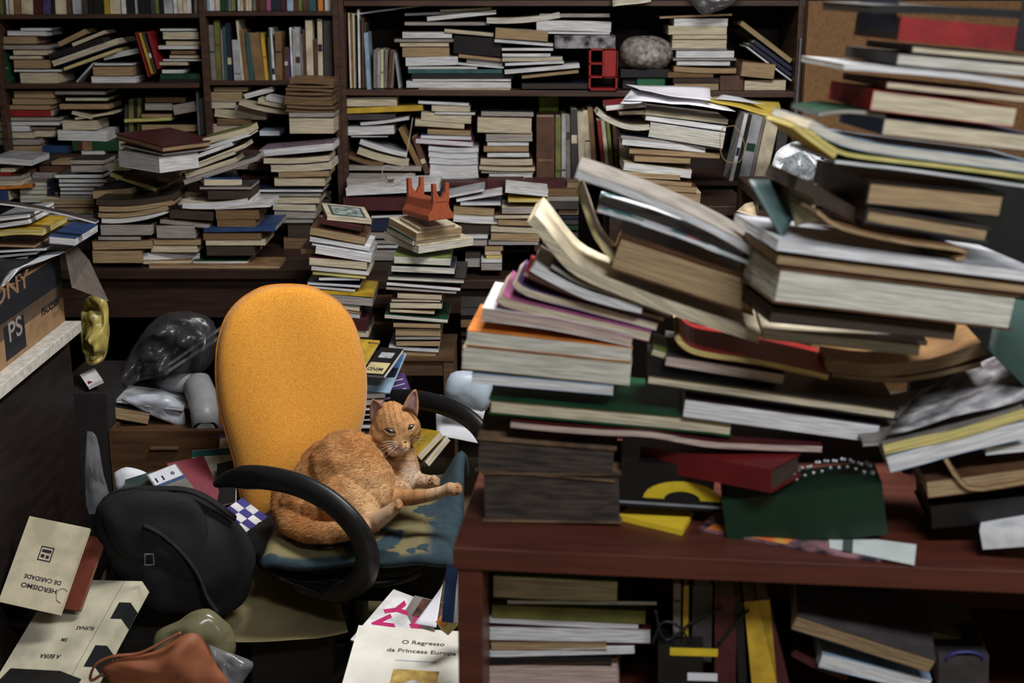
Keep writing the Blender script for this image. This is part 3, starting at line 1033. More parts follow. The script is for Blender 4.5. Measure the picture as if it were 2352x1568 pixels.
# ================================================================== office chair
YEL = mat('orange_yellow_fabric', (222, 156, 54), .92, .06, 260, .25, rgb2=(200, 128, 32), sheen=.3)
def chair():
    root = empty('office_chair', V((-.42, 3.28, 0)), 'office chair with tall orange-yellow back, the cat lying on it', 'chair'); inv = iv(root)
    P = Plane(3.42, 30, 669, 935)
    L = [(655, 640, 682), (662, 600, 722), (690, 553, 772), (730, 520, 806), (790, 501, 829), (850, 497, 840), (900, 500, 841), (950, 508, 836), (1000, 522, 822), (1050, 536, 800), (1100, 548, 770), (1150, 556, 728), (1195, 572, 680), (1216, 596, 640)]
    out = [(l, y) for y, l, r in L] + [(r, y) for y, l, r in reversed(L)]
    def dish(q, r):
        u = q.dot(P.u) / .22; v = q.z
        return -.022 * math.exp(-(u / .42) ** 2) * (1 / (1 + math.exp(-(v + .02) * 14))) + .018 * math.exp(-((v + .16) / .1) ** 2)* (1 - r)
    o = inflate('backrest', out, P, .055, YEL, parent=root, back=.35, rings=16, power=.42, dish=lambda q, r: dish(q, r) * (1 - r ** 3)); o.matrix_basis = inv
    # piping round the rim
    pts = [P.hit(*q) + P.n * .004 for q in out]; pts = [V(p) for p in smoothpath([tuple(p) for p in pts] + [tuple(pts[0])], 4)]
    b = MB(); b.tube(pts, .0035, 6, cap=False); b.build('piping', mat('piping_fabric', (206, 128, 30), .9), root, inv, smooth=True)
    # rear shell and bar
    o = inflate('rear_shell', [(669 + (x - 669) * .93, 935 + (y - 935) * .93) for x, y in out], P, -.06, BLACKP, parent=root, back=-.2, rings=6); o.matrix_basis = inv
    # seat pad and pan
    C = V((-.41, 3.29, .43)); fx = V((.97, -.24, 0)).normalized(); lx = V((-fx.y, fx.x, 0))
    def sup(a, r): c, s = math.cos(a), math.sin(a); e = .62; return (math.copysign(abs(c) ** e, c) * r, math.copysign(abs(s) ** e, s) * r)
    def loft(name, lays, m):
        b = MB(); n = 40
        for (r, z) in lays:
            for i in range(n):
                x, y = sup(2 * math.pi * i / n, r); b.v.append(tuple(C + fx * x + lx * y + V((0, 0, z))))
        for k in range(len(lays) - 1):
            for i in range(n): j = (i + 1) % n; b.f.append((k * n + i, k * n + j, (k + 1) * n + j, (k + 1) * n + i)); b.m.append(0)
        b.f.append(tuple(reversed(range(n)))); b.f.append(tuple(range((len(lays) - 1) * n, len(lays) * n))); b.m += [0, 0]
        return b.build(name, m, root, inv, smooth=True)
    loft('seat', [(.20, -.02), (.245, -.012), (.258, .01), (.256, .03), (.235, .045), (.15, .05)], mat('black_fabric', (24, 24, 27), .95, .1, 200, .1))
    loft('seat_pan', [(.10, -.12), (.13, -.10), (.20, -.06), (.24, -.035), (.24, -.021)], BLACKP)
    # armrests
    def arm(pts, wd, th, m=BLACKP):
        q = smoothpath([tuple(at(*p)) for p in pts], 6); b = MB(); n = len(q)
        b.tube(q, [(th * (.2 + .8 * min(1, i / 14)), wd * (.25 + .75 * min(1, i / 9))) for i in range(n)], 12)
        return b.build('armrest', m, root, inv, smooth=True)
    arm([(492, 1112, 3.08), (530, 1100, 3.04), (600, 1096, 2.98), (680, 1112, 2.93), (750, 1146, 2.90), (805, 1195, 2.88), (838, 1250, 2.88), (842, 1305, 2.90), (815, 1345, 2.95), (760, 1362, 3.02), (690, 1345, 3.10)], .030, .017)
    arm([(800, 945, 3.82), (870, 922, 3.78), (940, 916, 3.73), (1000, 926, 3.68), (1060, 950, 3.62), (1105, 990, 3.58), (1130, 1050, 3.56), (1115, 1110, 3.54)], .030, .017)
    # under-arm bracket plate
    b = MB(); q = [at(*p) for p in ((602, 1290, 3.05), (700, 1268, 3.10), (1040, 1280, 3.1), (1000, 1385, 3.12), (770, 1378, 3.0), (640, 1330, 3.02))]
    b.add([tuple(p) for p in q] + [tuple(p + V((0, .05, -.01))) for p in q], [(0, 1, 2, 3, 4, 5), (11, 10, 9, 8, 7, 6)] + [(i, (i + 1) % 6, 6 + (i + 1) % 6, 6 + i) for i in range(6)])
    b.build('arm_bracket', BLACKP, root, inv, bevel=.004)
    b = MB(); b.tube([C + V((0, 0, -.1)), V((C.x, C.y, .2)), V((C.x, C.y, .08))], [.027, .027, .035], 14); b.build('gas_lift', BLACKP, root, inv, smooth=True)
    b = MB(); b.box(C.x - .09, C.x + .09, C.y - .07, C.y + .07, .33, .37); b.build('tilt_mechanism', BLACKP, root, inv)
    for k in range(5):
        a = math.radians(177 + 72 * k); e = V((C.x + .31 * math.cos(a), C.y + .31 * math.sin(a), .075))
        b = MB(); b.tube([V((C.x, C.y, .11)), V((C.x, C.y, .11)) * .5 + e * .5, e], [(.03, .022), (.024, .018), (.02, .014)], 8); lg = b.build('leg', BLACKP, root, inv, smooth=True)
        b = MB(); c = e + V((0, 0, -.042)); t = V((math.sin(a), -math.cos(a), 0)); b.tube([c - t * .022, c - t * .018, c + t * .018, c + t * .022], [.024, .028, .028, .024], 14); b.build('castor', BLACKP, lg, inv, smooth=True)
chair()
# seat cushion: blue-green cloth with straw-yellow motif
def cushion_mat():
    m = mat('teal_patterned_cloth', (46, 66, 76), .9, .12, 40, .3); nt = m.node_tree; b = nt.nodes['Principled BSDF']
    old = b.inputs['Base Color'].links[0].from_socket
    tc = nt.nodes.new('ShaderNodeTexCoord'); w = nt.nodes.new('ShaderNodeTexNoise'); w.inputs['Scale'].default_value = 10; w.inputs['Detail'].default_value = 3; w.inputs['Distortion'].default_value = .6
    r = nt.nodes.new('ShaderNodeValToRGB'); r.color_ramp.elements[0].position = .44; r.color_ramp.elements[1].position = .47
    sep = nt.nodes.new('ShaderNodeSeparateXYZ'); nt.links.new(tc.outputs['Object'], sep.inputs[0])
    mr = nt.nodes.new('ShaderNodeMapRange'); mr.inputs[1].default_value = -.19; mr.inputs[2].default_value = -.22; nt.links.new(sep.outputs[0], mr.inputs[0])
    mu = nt.nodes.new('ShaderNodeMath'); mu.operation = 'MULTIPLY'
    nt.links.new(tc.outputs['Object'], w.inputs['Vector']); nt.links.new(w.outputs['Fac'], r.inputs[0])
    mx = nt.nodes.new('ShaderNodeMix'); mx.data_type = 'RGBA'; m3 = nt.nodes.new('ShaderNodeMapRange'); m3.inputs[1].default_value = 2.985; m3.inputs[2].default_value = 2.995; nt.links.new(sep.outputs[1], m3.inputs[0]); m4 = nt.nodes.new('ShaderNodeMath'); m4.operation = 'MULTIPLY'; nt.links.new(mr.outputs[0], m4.inputs[0]); nt.links.new(m3.outputs[0], m4.inputs[1]); nt.links.new(r.outputs[0], mu.inputs[0]); nt.links.new(m4.outputs[0], mu.inputs[1]); nt.links.new(mu.outputs[0], mx.inputs[0])
    nt.links.new(old, mx.inputs[6]); mx.inputs[7].default_value = lin((118, 110, 76)); nt.links.new(mx.outputs[2], b.inputs['Base Color']); return m
def cushion():
    b = MB(); nx, ny = 40, 36
    X0, X1, Y0, Y1 = -.605, -.125, 2.975, 3.54
    for j in range(ny + 1):
        for i in range(nx + 1):
            u, v = i / nx, j / ny; x = X0 + (X1 - X0) * u; y = Y0 + (Y1 - Y0) * v
            e = min(u, 1 - u, v, 1 - v); ed = 1 - min(1, e / .08)
            z = .508 + .012 * vnoise((x, y, 0), 7) + .004 * vnoise((x, y, 3), 25) - .022 * ed ** 2
            z += .12 * math.exp(-((x + .13) / .05) ** 2 - ((y - 3.40) / .10) ** 2)
            x += .012 * vnoise((x, y, 5), 5); y += .012 * vnoise((x, y, 9), 5)
            b.v.append((x, y, z))
    for j in range(ny):
        for i in range(nx): a = j * (nx + 1) + i; b.f.append((a, a + 1, a + nx + 2, a + nx + 1)); b.m.append(0)
    o = b.build('seat_cushion', cushion_mat(), smooth=True); s = o.modifiers.new('th', 'SOLIDIFY'); s.thickness = .022; s.offset = -1
    tag(o, 'flat blue-green cushion with straw-yellow pattern under the cat', 'cushion')
cushion()
# ================================================================== the cat
def make_cat():
    root = empty('cat', at(800, 1200, 3.15), 'ginger tabby cat curled on the chair, head turned to viewer', 'cat'); inv = iv(root)
    S = []   # (centre, radius) balls; chains are dense balls
    def ball(px, py, d, r): S.append((at(px, py, d), r))
    def chain(pts, k=10):
        for (a, b) in zip(pts, pts[1:]):
            A, B = at(*a[:3]), at(*b[:3])
            for i in range(k + 1): t = i / k; S.append((A * (1 - t) + B * t, a[3] * (1 - t) + b[3] * t))
    # trunk: rump on the left, back arched to the upper left, chest under the head
    chain([(738, 1142, 3.17, .098), (765, 1110, 3.20, .104), (805, 1092, 3.21, .098), (850, 1085, 3.22, .086), (893, 1068, 3.235, .064)])
    ball(800, 1078, 3.17, .104); ball(832, 1108, 3.13, .084); ball(858, 1138, 3.10, .058); ball(820, 1058, 3.19, .074); ball(700, 1165, 3.13, .070); ball(745, 1175, 3.10, .066); ball(800, 1055, 3.26, .070); ball(760, 1080, 3.25, .085)
    chain([(790, 1150, 3.08, .072), (825, 1175, 3.05, .052), (845, 1195, 3.03, .036)])            # thigh
    chain([(835, 1207, 3.01, .024), (868, 1194, 2.99, .0215), (896, 1175, 2.98, .0175), (910, 1162, 2.98, .0145)])  # hind foot
    chain([(900, 1070, 3.24, .050), (915, 1105, 3.20, .040), (920, 1128, 3.15, .030)]); chain([(925, 1045, 3.21, .036), (936, 1080, 3.19, .031), (936, 1105, 3.17, .026)])              # chest down to elbow
    chain([(905, 1042, 3.24, .047), (903, 1010, 3.24, .046)])                                        # neck
    chain([(915, 1142, 3.10, .0235), (950, 1142, 3.08, .0200), (985, 1137, 3.065, .0165), (1018, 1128, 3.055, .0145)])  # near foreleg
    chain([(1018, 1128, 3.055, .0145), (1034, 1122, 3.05, .0170), (1043, 1123, 3.045, .0145)], 5)
    for q in ((1050, 1115, 3.045), (1054, 1121, 3.037), (1053, 1128, 3.033), (1046, 1131, 3.035)): ball(*q, .0088)
    for q in ((914, 1152, 2.975), (918, 1158, 2.97), (915, 1164, 2.965)): ball(*q, .0085)
    for q in ((996, 1097, 3.135), (1003, 1103, 3.13), (1002, 1111, 3.125)): ball(*q, .0088)
    chain([(940, 1095, 3.19, .028), (965, 1104, 3.17, .0185), (985, 1107, 3.15, .018), (996, 1108, 3.14, .016)])
    chain([(655, 1130, 3.16, .035), (650, 1170, 3.13, .032), (668, 1205, 3.06, .030), (705, 1222, 3.02, .028), (755, 1224, 2.99, .027), (800, 1218, 2.98, .024), (840, 1208, 2.985, .018)])  # tail round the rump
    # head
    H = at(906, 985, 3.20)
    fw = V((.16, -.93, -.30)).normalized(); rt = V((.95, .13, .22)); rt = (rt - fw * rt.dot(fw)).normalized(); up = rt.cross(fw).normalized()
    if up.z < 0: up = -up
    k = 1.09
    def hb(x, y, z, r): S.append((H + (rt * x + up * y + fw * z) * k, r * k))
    hb(0, .012, -.004, .050); hb(-.020, -.004, .004, .042); hb(.020, -.004, .004, .042); hb(0, .028, -.006, .040)
    hb(-.030, -.016, .002, .029); hb(.030, -.016, .002, .029)
    hb(0, .002, .034, .019); hb(0, -.008, .044, .0155); hb(-.0115, -.023, .045, .0165); hb(.0115, -.023, .045, .0165); hb(0, -.036, .036, .0145); hb(0, .014, .026, .022)
    hb(0, -.016, .050, .009)
    # voxel grid surface (metaball-like smooth union, marching via remesh)
    bm = bmesh.new()
    for c, r in S:
        bmesh.ops.create_icosphere(bm, subdivisions=2, radius=r, matrix=Matrix.Translation(c))
    me = bpy.data.meshes.new('t'); bm.to_mesh(me); bm.free()
    # ears as thin cones joined before the remesh
    o = bpy.data.objects.new('t', me); COL.objects.link(o)
    r = o.modifiers.new('r', 'REMESH'); r.mode = 'VOXEL'; r.voxel_size = .0030
    s = o.modifiers.new('s', 'SMOOTH'); s.factor = .5; s.iterations = 8
    bpy.context.view_layer.update(); body = bpy.data.meshes.new_from_object(o.evaluated_get(bpy.context.evaluated_depsgraph_get()))
    bpy.data.objects.remove(o); body.name = 'body'; body.shade_smooth()
    # coat colour by place on the body
    ORA, DK, CR, WHT = V((.43, .185, .060)), V((.17, .060, .018)), V((.62, .42, .22)), V((.62, .53, .46))
    chest = at(935, 1100, 3.15); paws = [at(1010, 1126, 3.05), at(880, 1185, 2.98), at(985, 1107, 3.14)]
    spine = [at(650, 1130, 3.2), at(720, 1040, 3.3), at(800, 1000, 3.32), at(880, 1010, 3.28)]
    axis0, axis1 = at(660, 1150, 3.15), at(900, 1060, 3.22)
    AX = (axis1 - axis0).normalized()
    def coat(p):
        h = p - H; hx, hy, hz = h.dot(rt) / k, h.dot(up) / k, h.dot(fw) / k
        inhead = math.exp(-max(0, h.length - .066) * 70)
        n1 = noise.noise(p * 22) ; n2 = noise.noise(V((p.x, p.y, p.z)) * 70)
        t = (p - axis0).dot(AX); rad = (p - axis0 - AX * t)
        ang = math.atan2(rad.z, -rad.y * .8 + rad.x * .5)
        st = math.sin(t * 95 + 2.2 * n1 + ang * 1.8) * .5 + .5                      # mackerel bands
        n3 = noise.noise(V(((p.x + p.z * .6) * 20, p.y * 90, (p.z - p.x * .6) * 120))); c = ORA.lerp(DK, min(.85, max(0, .30 * st * st + .16 * n2 + .42 * max(0, n3))))
        c = c.lerp(CR, max(0, .38 * noise.noise(p * 9 + V((4, 0, 0))) + .5 * max(0, -n3) + .04)); c = c.lerp(CR, .55 * math.exp(-((p - at(850, 1130, 3.05)).length / .07) ** 2)); c = c.lerp(DK, .35 * math.exp(-((p - at(670, 1190, 3.1)).length / .07) ** 2))
        dch = (p - chest).length; q2 = p - at(915, 1080, 3.2)
        if q2.length < .09 and h.length > .05: c = ORA.lerp(CR, .4).lerp(DK, .6 * max(0, math.sin(p.z * 330 + 3 * n1)) ** 2)
        c = c.lerp(WHT, .75 * math.exp(-((p - at(952, 1085, 3.15)).length / .035) ** 2))
        for q in paws: c = c.lerp(WHT.lerp(CR, .6), .85 * math.exp(-((p - q).length / .042) ** 2))
        fl = (p - at(985, 1130, 3.06)); 
        if fl.length < .10: c = c.lerp(DK.lerp(ORA, .5), .55 * max(0, math.sin(p.x * 230)) ** 3)
        if inhead > .3:
            f = ORA.lerp(CR, .30 + .2 * n2)
            w = math.exp(-((hx / .022) ** 2 + ((hy + .029) / .012) ** 2)) * (hz > 0); f = f.lerp(WHT, min(1, 1.5 * w))       # muzzle
            f = f.lerp(CR, .6 * math.exp(-((abs(hx) - .022) / .012) ** 2 - ((hy + .004) / .010) ** 2))
            if hy > .014 and hz > -.03:                                                                          # forehead stripes
                f = f.lerp(DK, .85 * max(0, math.cos(hx * 520)) ** 3 * math.exp(-(hx / .024) ** 2))
            for sy in (.000, -.012):                                                                             # cheek lines
                f = f.lerp(DK, .7 * math.exp(-((hy - sy - abs(hx) * .25 + .008) / .0035) ** 2) * (abs(hx) > .030))
            f = f.lerp(DK, .6 * math.exp(-((abs(hx) - .008) / .005) ** 2 - ((hy + .004) / .014) ** 2))
            f = f.lerp(WHT, .7 * math.exp(-(hx / .02) ** 2 - ((hy + .040) / .012) ** 2))
            c = c.lerp(f, min(1, inhead * 1.3 - .3))
        return c
    col = body.color_attributes.new('Coat', 'FLOAT_COLOR', 'POINT')
    cols = []
    for v in body.vertices: c = coat(v.co); cols += [c.x, c.y, c.z, 1]
    col.data.foreach_set('color', cols)
    def coat_mat(key, rough, bump):
        m = bpy.data.materials.new(key); m.use_nodes = True; nt = m.node_tree; b = nt.nodes['Principled BSDF']
        a = nt.nodes.new('ShaderNodeVertexColor'); a.layer_name = 'Coat'; nt.links.new(a.outputs[0], b.inputs['Base Color'])
        b.inputs['Roughness'].default_value = rough; b.inputs['Specular IOR Level'].default_value = .2; return m
    cm = coat_mat('ginger_coat', .9, 0); body.materials.clear(); body.materials.append(cm)
    bo = bpy.data.objects.new('body', body); COL.objects.link(bo); bo.parent = root; bo.matrix_basis = inv
    # short fur: thin slivers lying along the coat
    rnd = random.Random(3); eyeL = H + (rt * -.0225 + up * .003 + fw * .038) * k; eyeR = H + (rt * .0225 + up * .003 + fw * .038) * k
    fv, ff, fc = [], [], []
    flow0 = -AX
    nose_p = H + (up * -.012 + fw * .055) * k
    ps = [body.polygons[rnd.randrange(len(body.polygons))] for _ in range(70000)]
    for p in ps:
        c = p.center
        if p.normal.dot((CAM - c)) < -.1 * (CAM - c).length: continue
        n = V(p.normal); de = min((c - eyeL).length, (c - eyeR).length)
        if de < .0125 or (c - nose_p).length < .008: continue
        dh = (c - H).length
        if dh < .074: fl = (c - nose_p); ln = .0030 + .0045 * min(1, (c - nose_p).length / .05)
        else:
            fl = V((-.75, .2, -.45)) if c.x < -.33 or c.z > .6 else V((.3, -.2, -.9)); ln = .010
            if (c - at(990, 1130, 3.06)).length < .09: fl = V((1, 0, -.3)); ln = .005
            if (c - at(880, 1185, 2.98)).length < .06: fl = V((1, 0, .2)); ln = .005
        fl = (fl - n * fl.dot(n))
        if fl.length < 1e-5: continue
        fl.normalize(); fl = (fl + V((rnd.uniform(-.3, .3), rnd.uniform(-.3, .3), rnd.uniform(-.3, .3)))).normalized()
        d = (fl + n * (.30 if dh > .074 else .22)).normalized(); sd = d.cross(n).normalized() * .00045
        j = V((rnd.uniform(-1, 1), rnd.uniform(-1, 1), rnd.uniform(-1, 1))) * .0015; b0 = c + (j - n * j.dot(n)) - n * .0006
        ln *= rnd.uniform(.6, 1.2); i = len(fv)
        mid = b0 + d * ln * .55; tip = b0 + d * ln - n * ln * .12
        fv += [tuple(b0 - sd), tuple(b0 + sd), tuple(mid + sd * .8), tuple(mid - sd * .8), tuple(tip)]; ff += [(i, i + 1, i + 2, i + 3), (i + 3, i + 2, i + 4)]
        cc = coat(c) * rnd.uniform(.62, 1.45)
        fc += [cc.x * .8, cc.y * .8, cc.z * .8, 1] * 2 + [cc.x, cc.y, cc.z, 1] * 2 + [cc.x * 1.15, cc.y * 1.15, cc.z * 1.15, 1]
    fm = bpy.data.meshes.new('fur'); fm.from_pydata(fv, [], ff); fm.color_attributes.new('Coat', 'FLOAT_COLOR', 'POINT').data.foreach_set('color', fc)
    fm.materials.append(cm); fo = bpy.data.objects.new('fur', fm); COL.objects.link(fo); fo.parent = root; fo.matrix_basis = inv; fo['kind'] = 'stuff'
    # ears
    pinkm = mat('inner_ear_skin', (158, 122, 116), .7, .15, 60); earm = mat('ear_back_fur', (184, 124, 74), .9, .15, 120)
    def ear(base_l, base_r, tip, dcen):
        A, B, Tp = at(*base_l), at(*base_r), at(*tip); mid = (A + B) / 2; back = V((.0, 1, .1)); w = (B - A)
        b = MB(); N = 7; b2 = MB()
        for bb, inn in ((b, 1.0), (b2, .88)):
            for j in range(N + 1):
                v = j / N; wd = (1 - v * v) ** .8 if v < 1 else 0; cen = mid * (1 - v) + Tp * v
                for i in range(7):
                    u = i / 6 * 2 - 1; bow = (1 - u * u) * .016 * (1 - v * .7)
                    p = cen + w * (.5 * u * wd * inn) + back * bow * (1 if inn == 1 else .8) - back * (.0012 if inn < 1 else 0) + (Tp - mid).normalized() * (.004 * (1 - v) if inn < 1 else 0)
                    bb.v.append(tuple(p))
            for j in range(N):
                for i in range(6): a = j * 7 + i; bb.f.append((a, a + 1, a + 8, a + 7)); bb.m.append(0)
        e = b.build('ear', earm, root, inv, smooth=True); s = e.modifiers.new('t', 'SOLIDIFY'); s.thickness = .0022; s.offset = 1
        e2 = b2.build('inner_ear', pinkm, e, smooth=True); s = e2.modifiers.new('t', 'SOLIDIFY'); s.thickness = .0008
        e2.matrix_parent_inverse = Matrix.Identity(4); e2.matrix_basis = Matrix.Identity(4)
        # ear tufts
    ear((854, 975, 3.19), (889, 950, 3.175), (856, 918, 3.19), 0)
    ear((925, 942, 3.175), (957, 958, 3.18), (954, 896, 3.19), 0)
    # eyes: half closed, dark, with pale lids
    em = mat('cat_eye', (58, 40, 24), .12, .1, 60, spec=.8, coat=.5); lm = mat('pale_eyelid', (206, 172, 140), .6); dm = mat('dark_eyelid', (74, 44, 30), .6)
    def eye(px, py, slope, wpx, hpx):
        hit, c, nn, _ = bo_ray(body, at(px, py, 3.20))
        view = (CAM - c).normalized(); nz = (nn * .5 + view).normalized(); r0 = V((1, 0, 0)); r0 = (r0 - nz * r0.dot(nz)).normalized(); u0 = nz.cross(r0)
        sx = r0 * math.cos(slope) + u0 * math.sin(slope); sy = nz.cross(sx); w = wpx / 3100 * 3.3 / 2; h = hpx / 3100 * 3.3 / 2
        def almond(name, m, sw, up_, lo, dome, off, dy=0, rnd_=False):
            b = MB(); N = 28; K = 5
            for k_ in range(K + 1):
                r_ = 1 - k_ / K
                for i in range(N):
                    a = 2 * math.pi * i / N; x = math.cos(a); y = math.sin(a) * (math.sqrt(max(0, 1 - x * x)) ** .15 if rnd_ else 1)
                    yy = y * (up_ if y > 0 else lo) * (1 if rnd_ else (1 - .35 * x * x))
                    b.v.append(tuple(c + sx * (x * w * sw * r_) + sy * (yy * h * r_ + dy * h) + nz * (off + dome * (1 - r_ * r_))))
            for k_ in range(K):
                for i in range(N): i2 = (i + 1) % N; b.f.append((k_ * N + i, k_ * N + i2, (k_ + 1) * N + i2, (k_ + 1) * N + i)); b.m.append(0)
            return b.build(name, m, root, inv, smooth=True)
        almond('eyelid_rim', lm, 1.08, .95, 1.42, .0018, .0004, -.06)
        almond('eyelid_line', dm, 1.06, 1.25, .98, .0024, .0006)
        e = almond('eye', em, .95, .78, .90, .0034, .0008)
        almond('pupil', mat('cat_pupil', (8, 7, 6), .08, spec=.8), .42, .60, .70, .0030, .0018, .02, True)
    from mathutils.bvhtree import BVHTree
    bv = BVHTree.FromPolygons([tuple(v.co) for v in body.vertices], [tuple(p.vertices) for p in body.polygons])
    def bo_ray(me, c):
        d = (c - CAM).normalized(); loc, nn, i, t = bv.ray_cast(CAM, d)
        return (loc is not None, loc, nn, t)
    eye(896, 989.5, -.36, 28, 13); eye(943, 981, .62, 21, 12.5)
    # nose, mouth, whiskers
    def onface(px, py): return bo_ray(body, at(px, py, 3.2))[1] or at(px, py, 3.15)
    nm = mat('nose_leather', (146, 88, 78), .45); c = onface(931, 1015)
    b = MB(); b.add([tuple(c + rt * x * .001 + up * y * .001 + fw * z * .001) for x, y, z in ((-6, 3.5, 0), (6, 3.5, 0), (0, -5.5, 0), (-4, 3.5, 2.4), (4, 3.5, 2.4), (0, -3.4, 2.6))], [(0, 1, 4, 3), (1, 2, 5, 4), (2, 0, 3, 5), (3, 4, 5)])
    b.build('nose', nm, root, inv, bevel=.0008)
    q = [onface(*p) + fw * .001 for p in ((931, 1019), (932, 1027))]; L = [onface(*p) + fw * .0008 for p in ((932, 1027), (925, 1031), (917, 1030))]; R = [onface(*p) + fw * .0008 for p in ((932, 1027), (939, 1029), (945, 1025))]
    b = MB(); [b.tube(x, .0006, 5) for x in (q, L, R)]; b.build('mouth', mat('mouth_line', (84, 50, 44), .7), root, inv)
    wm = mat('whisker_white', (226, 220, 212), .5)
    for k2, (a, e) in enumerate([((912, 1016), (872, 1026)), ((911, 1019), (868, 1036)), ((912, 1022), (872, 1046)), ((914, 1024), (886, 1050)), ((911, 1014), (876, 1016)), ((948, 1010), (972, 1000)), ((948, 1013), (978, 1008)), ((948, 1016), (974, 1018))]):
        A = onface(*a); E = at(e[0], e[1], 3.13); b = MB(); b.tube([A, (A + E) / 2 + V((0, -.004, .004)), E], [.0006, .00045, .0002], 4); b.build('whisker', wm, root, inv)
    # toes on the near forepaw and the turned-up pads of the other one
    pm = mat('paw_pad', (118, 80, 74), .6); ck = mat('toe_crease', (96, 66, 46), .8)
    def blob(name, m, c, r, s=(1, 1, 1)):
        bm = bmesh.new(); bmesh.ops.create_icosphere(bm, subdivisions=2, radius=r)
        for v in bm.verts: v.co = c + V((v.co.x * s[0], v.co.y * s[1], v.co.z * s[2]))
        me = bpy.data.meshes.new(name); bm.to_mesh(me); bm.free(); me.shade_smooth(); return link(name, me, m, root, inv)
    for a, e in (((1047, 1118), (1056, 1119)), ((1046, 1124), (1057, 1125)), ((1044, 1129), (1053, 1131)), ((910, 1155), (918, 1156)), ((910, 1161), (919, 1161))):
        A, E = onface(*a), onface(*e); b = MB(); b.tube([A + (CAM - A).normalized() * .0002, (A + E) / 2 + (CAM - A).normalized() * .0008, E], [.0004, .0009, .0004], 5); b.build('toe_crease', ck, root, inv)
    for p in ((988, 1102, 3.122), (993, 1108, 3.12), (986, 1110, 3.12)): blob('paw_pad', pm, onface(p[0], p[1]), .0042, (1, .6, 1))
make_cat()
# ================================================================== counter in the foreground
DZ = .95
def desk():
    ps = math.radians(-5.7); u = V((math.cos(ps), math.sin(ps), 0)); n = V((-math.sin(ps), math.cos(ps), 0)); O = atz(1040, 1258, DZ)
    root = empty('shelf_counter', V((O.x, O.y, 0)), 'red-brown wooden counter with open shelf, loaded with books in foreground', 'counter'); inv = iv(root)
    mw = inv @ frame_mw(V((O.x, O.y, 0)), u, n, V((0, 0, 1)))
    def bx(name, *a):
        b = MB(); b.box(*a); return b.build(name, WOODM, root, mw, bevel=.002)
    bx('worktop', 0, 1.7, 0, .56, DZ - .038, DZ)
    bx('side_panel', .006, .047, .006, .54, 0, DZ - .038)
    bx('side_panel', 1.63, 1.67, .006, .54, 0, DZ - .038)
    bx('lower_shelf', .047, 1.63, .02, .54, .60, .625)
    bx('back_panel', .047, 1.63, .54, .55, 0, DZ - .038)
desk()
F1, F2, F3, F4, F5 = (1040, 360, 3.015), (1700, 0, 3.563), (1700, 360, 3.408), (1040, 720, 3.015), (1640, 720, 3.015)
B3, B4 = (1020, 1120, 3.459), (1640, 1080, 3.213)
def fb(crop, path, t, page, cover, fl, lab, d, psi=-5.7, depth=.17, pitch=0, ax=None, nm='paperback', ct='book', g=None):
    ox, oy, s = crop; P = [(ox + x / s, oy + y / s) for x, y in path]
    pl = Plane(d, psi, ax if ax is not None else P[0][0], P[0][1]); return path_book(pl, P, t / s, page, cover, fl, lab, g, nm, ct, depth, pitch)
LP = 1090   # anchor column of the left-hand stack
def fl4(*a, **k): return fb(F4, *a, ax=LP, **k)
def fl1(*a, **k): return fb(F1, *a, ax=LP, **k)
# old volumes
OLD = mat('worn_dark_fore_edge', (66, 56, 50), .85, .22, 18, .6, (1, 1, 9), rgb2=(34, 28, 27))
for (x0, x1, yt, yb, dy, lab, dd) in ((165, 1135, 860, 1090, 78, 'old dark-edged volume lying upon its twin, bottom left of the counter', 0), (195, 1168, 1102, 1440, 12, 'thickest old dark-edged volume resting directly on the counter', 0)):
    r = fl4([(x0, yt), (x1, yt + dy)], yb - yt, 'n', 'N', 'h', lab, 2.13, depth=.17, nm='hardcover_book')
    for c in r.children:
        if c.name.startswith('page'): c.data.materials.clear(); c.data.materials.append(OLD)
        else: c.data.materials.clear(); c.data.materials.append(mat('worn_leather', (118, 92, 66), .8, .3, 14, .3, rgb2=(52, 40, 32)))
r = fl4([(400, 745), (700, 775), (1050, 800), (1380, 815), (1750, 880), (2100, 900), (2560, 915)], 46, 'i', 'r', 'm', 'thin maroon-covered magazine with rippled pages above the old volumes', 2.12, depth=.2, nm='magazine', ct='magazine')
fl4([(250, 585), (1600, 705), (1950, 745)], 112, 'c', 'G', 'h', 'green cloth hardcover lying under a pale blue folder', 2.13, depth=.19, nm='hardcover_book')
fl4([(130, 415), (1115, 500)], 66, 'w', 'b', 'm', 'pale blue-white folder lying on the green hardcover', 2.12, depth=.2, nm='folder', ct='folder')
fl4([(70, 232), (1240, 350)], 148, 'p', 'C', '', 'thick cream paperback beneath the orange-covered book', 2.12, depth=.17)
fl4([(100, 115), (1245, 235)], 104, 'p', 'O', '', 'white-edged paperback with orange cover, front left stack', 2.12, depth=.18)
fl1([(205, 1045), (700, 1110), (1255, 1225)], 92, 'i', 'W', '', 'white-covered paperback on the orange-covered book', 2.12, depth=.19)
fl1([(345, 950), (420, 990), (800, 1080), (1375, 1215)], 70, 'c', 'K', '', 'pink-covered paperback with upturned left corner, front left stack', 2.12, depth=.18)
fl1([(450, 850), (540, 915), (900, 1010), (1425, 1150)], 62, 'c', 'P', '', 'purple-covered paperback curling upward at its left, front left stack', 2.13, depth=.16)
fl1([(500, 790), (700, 880), (1000, 985), (1470, 1110)], 40, 'i', 'R', '', 'red-covered paperback sagging beneath the white magazine', 2.14, depth=.13)
fl1([(565, 740), (650, 790), (950, 935), (1320, 1030)], 62, 'w', 'W', '', 'white-grey bent paperback below the big cream ledger', 2.11, depth=.15)
fl1([(690, 740), (900, 860), (1250, 985), (1520, 1090)], 36, 'g', 'k', 'm', 'black magazine squeezed under the big cream ledger', 2.11, depth=.14, nm='magazine', ct='magazine')
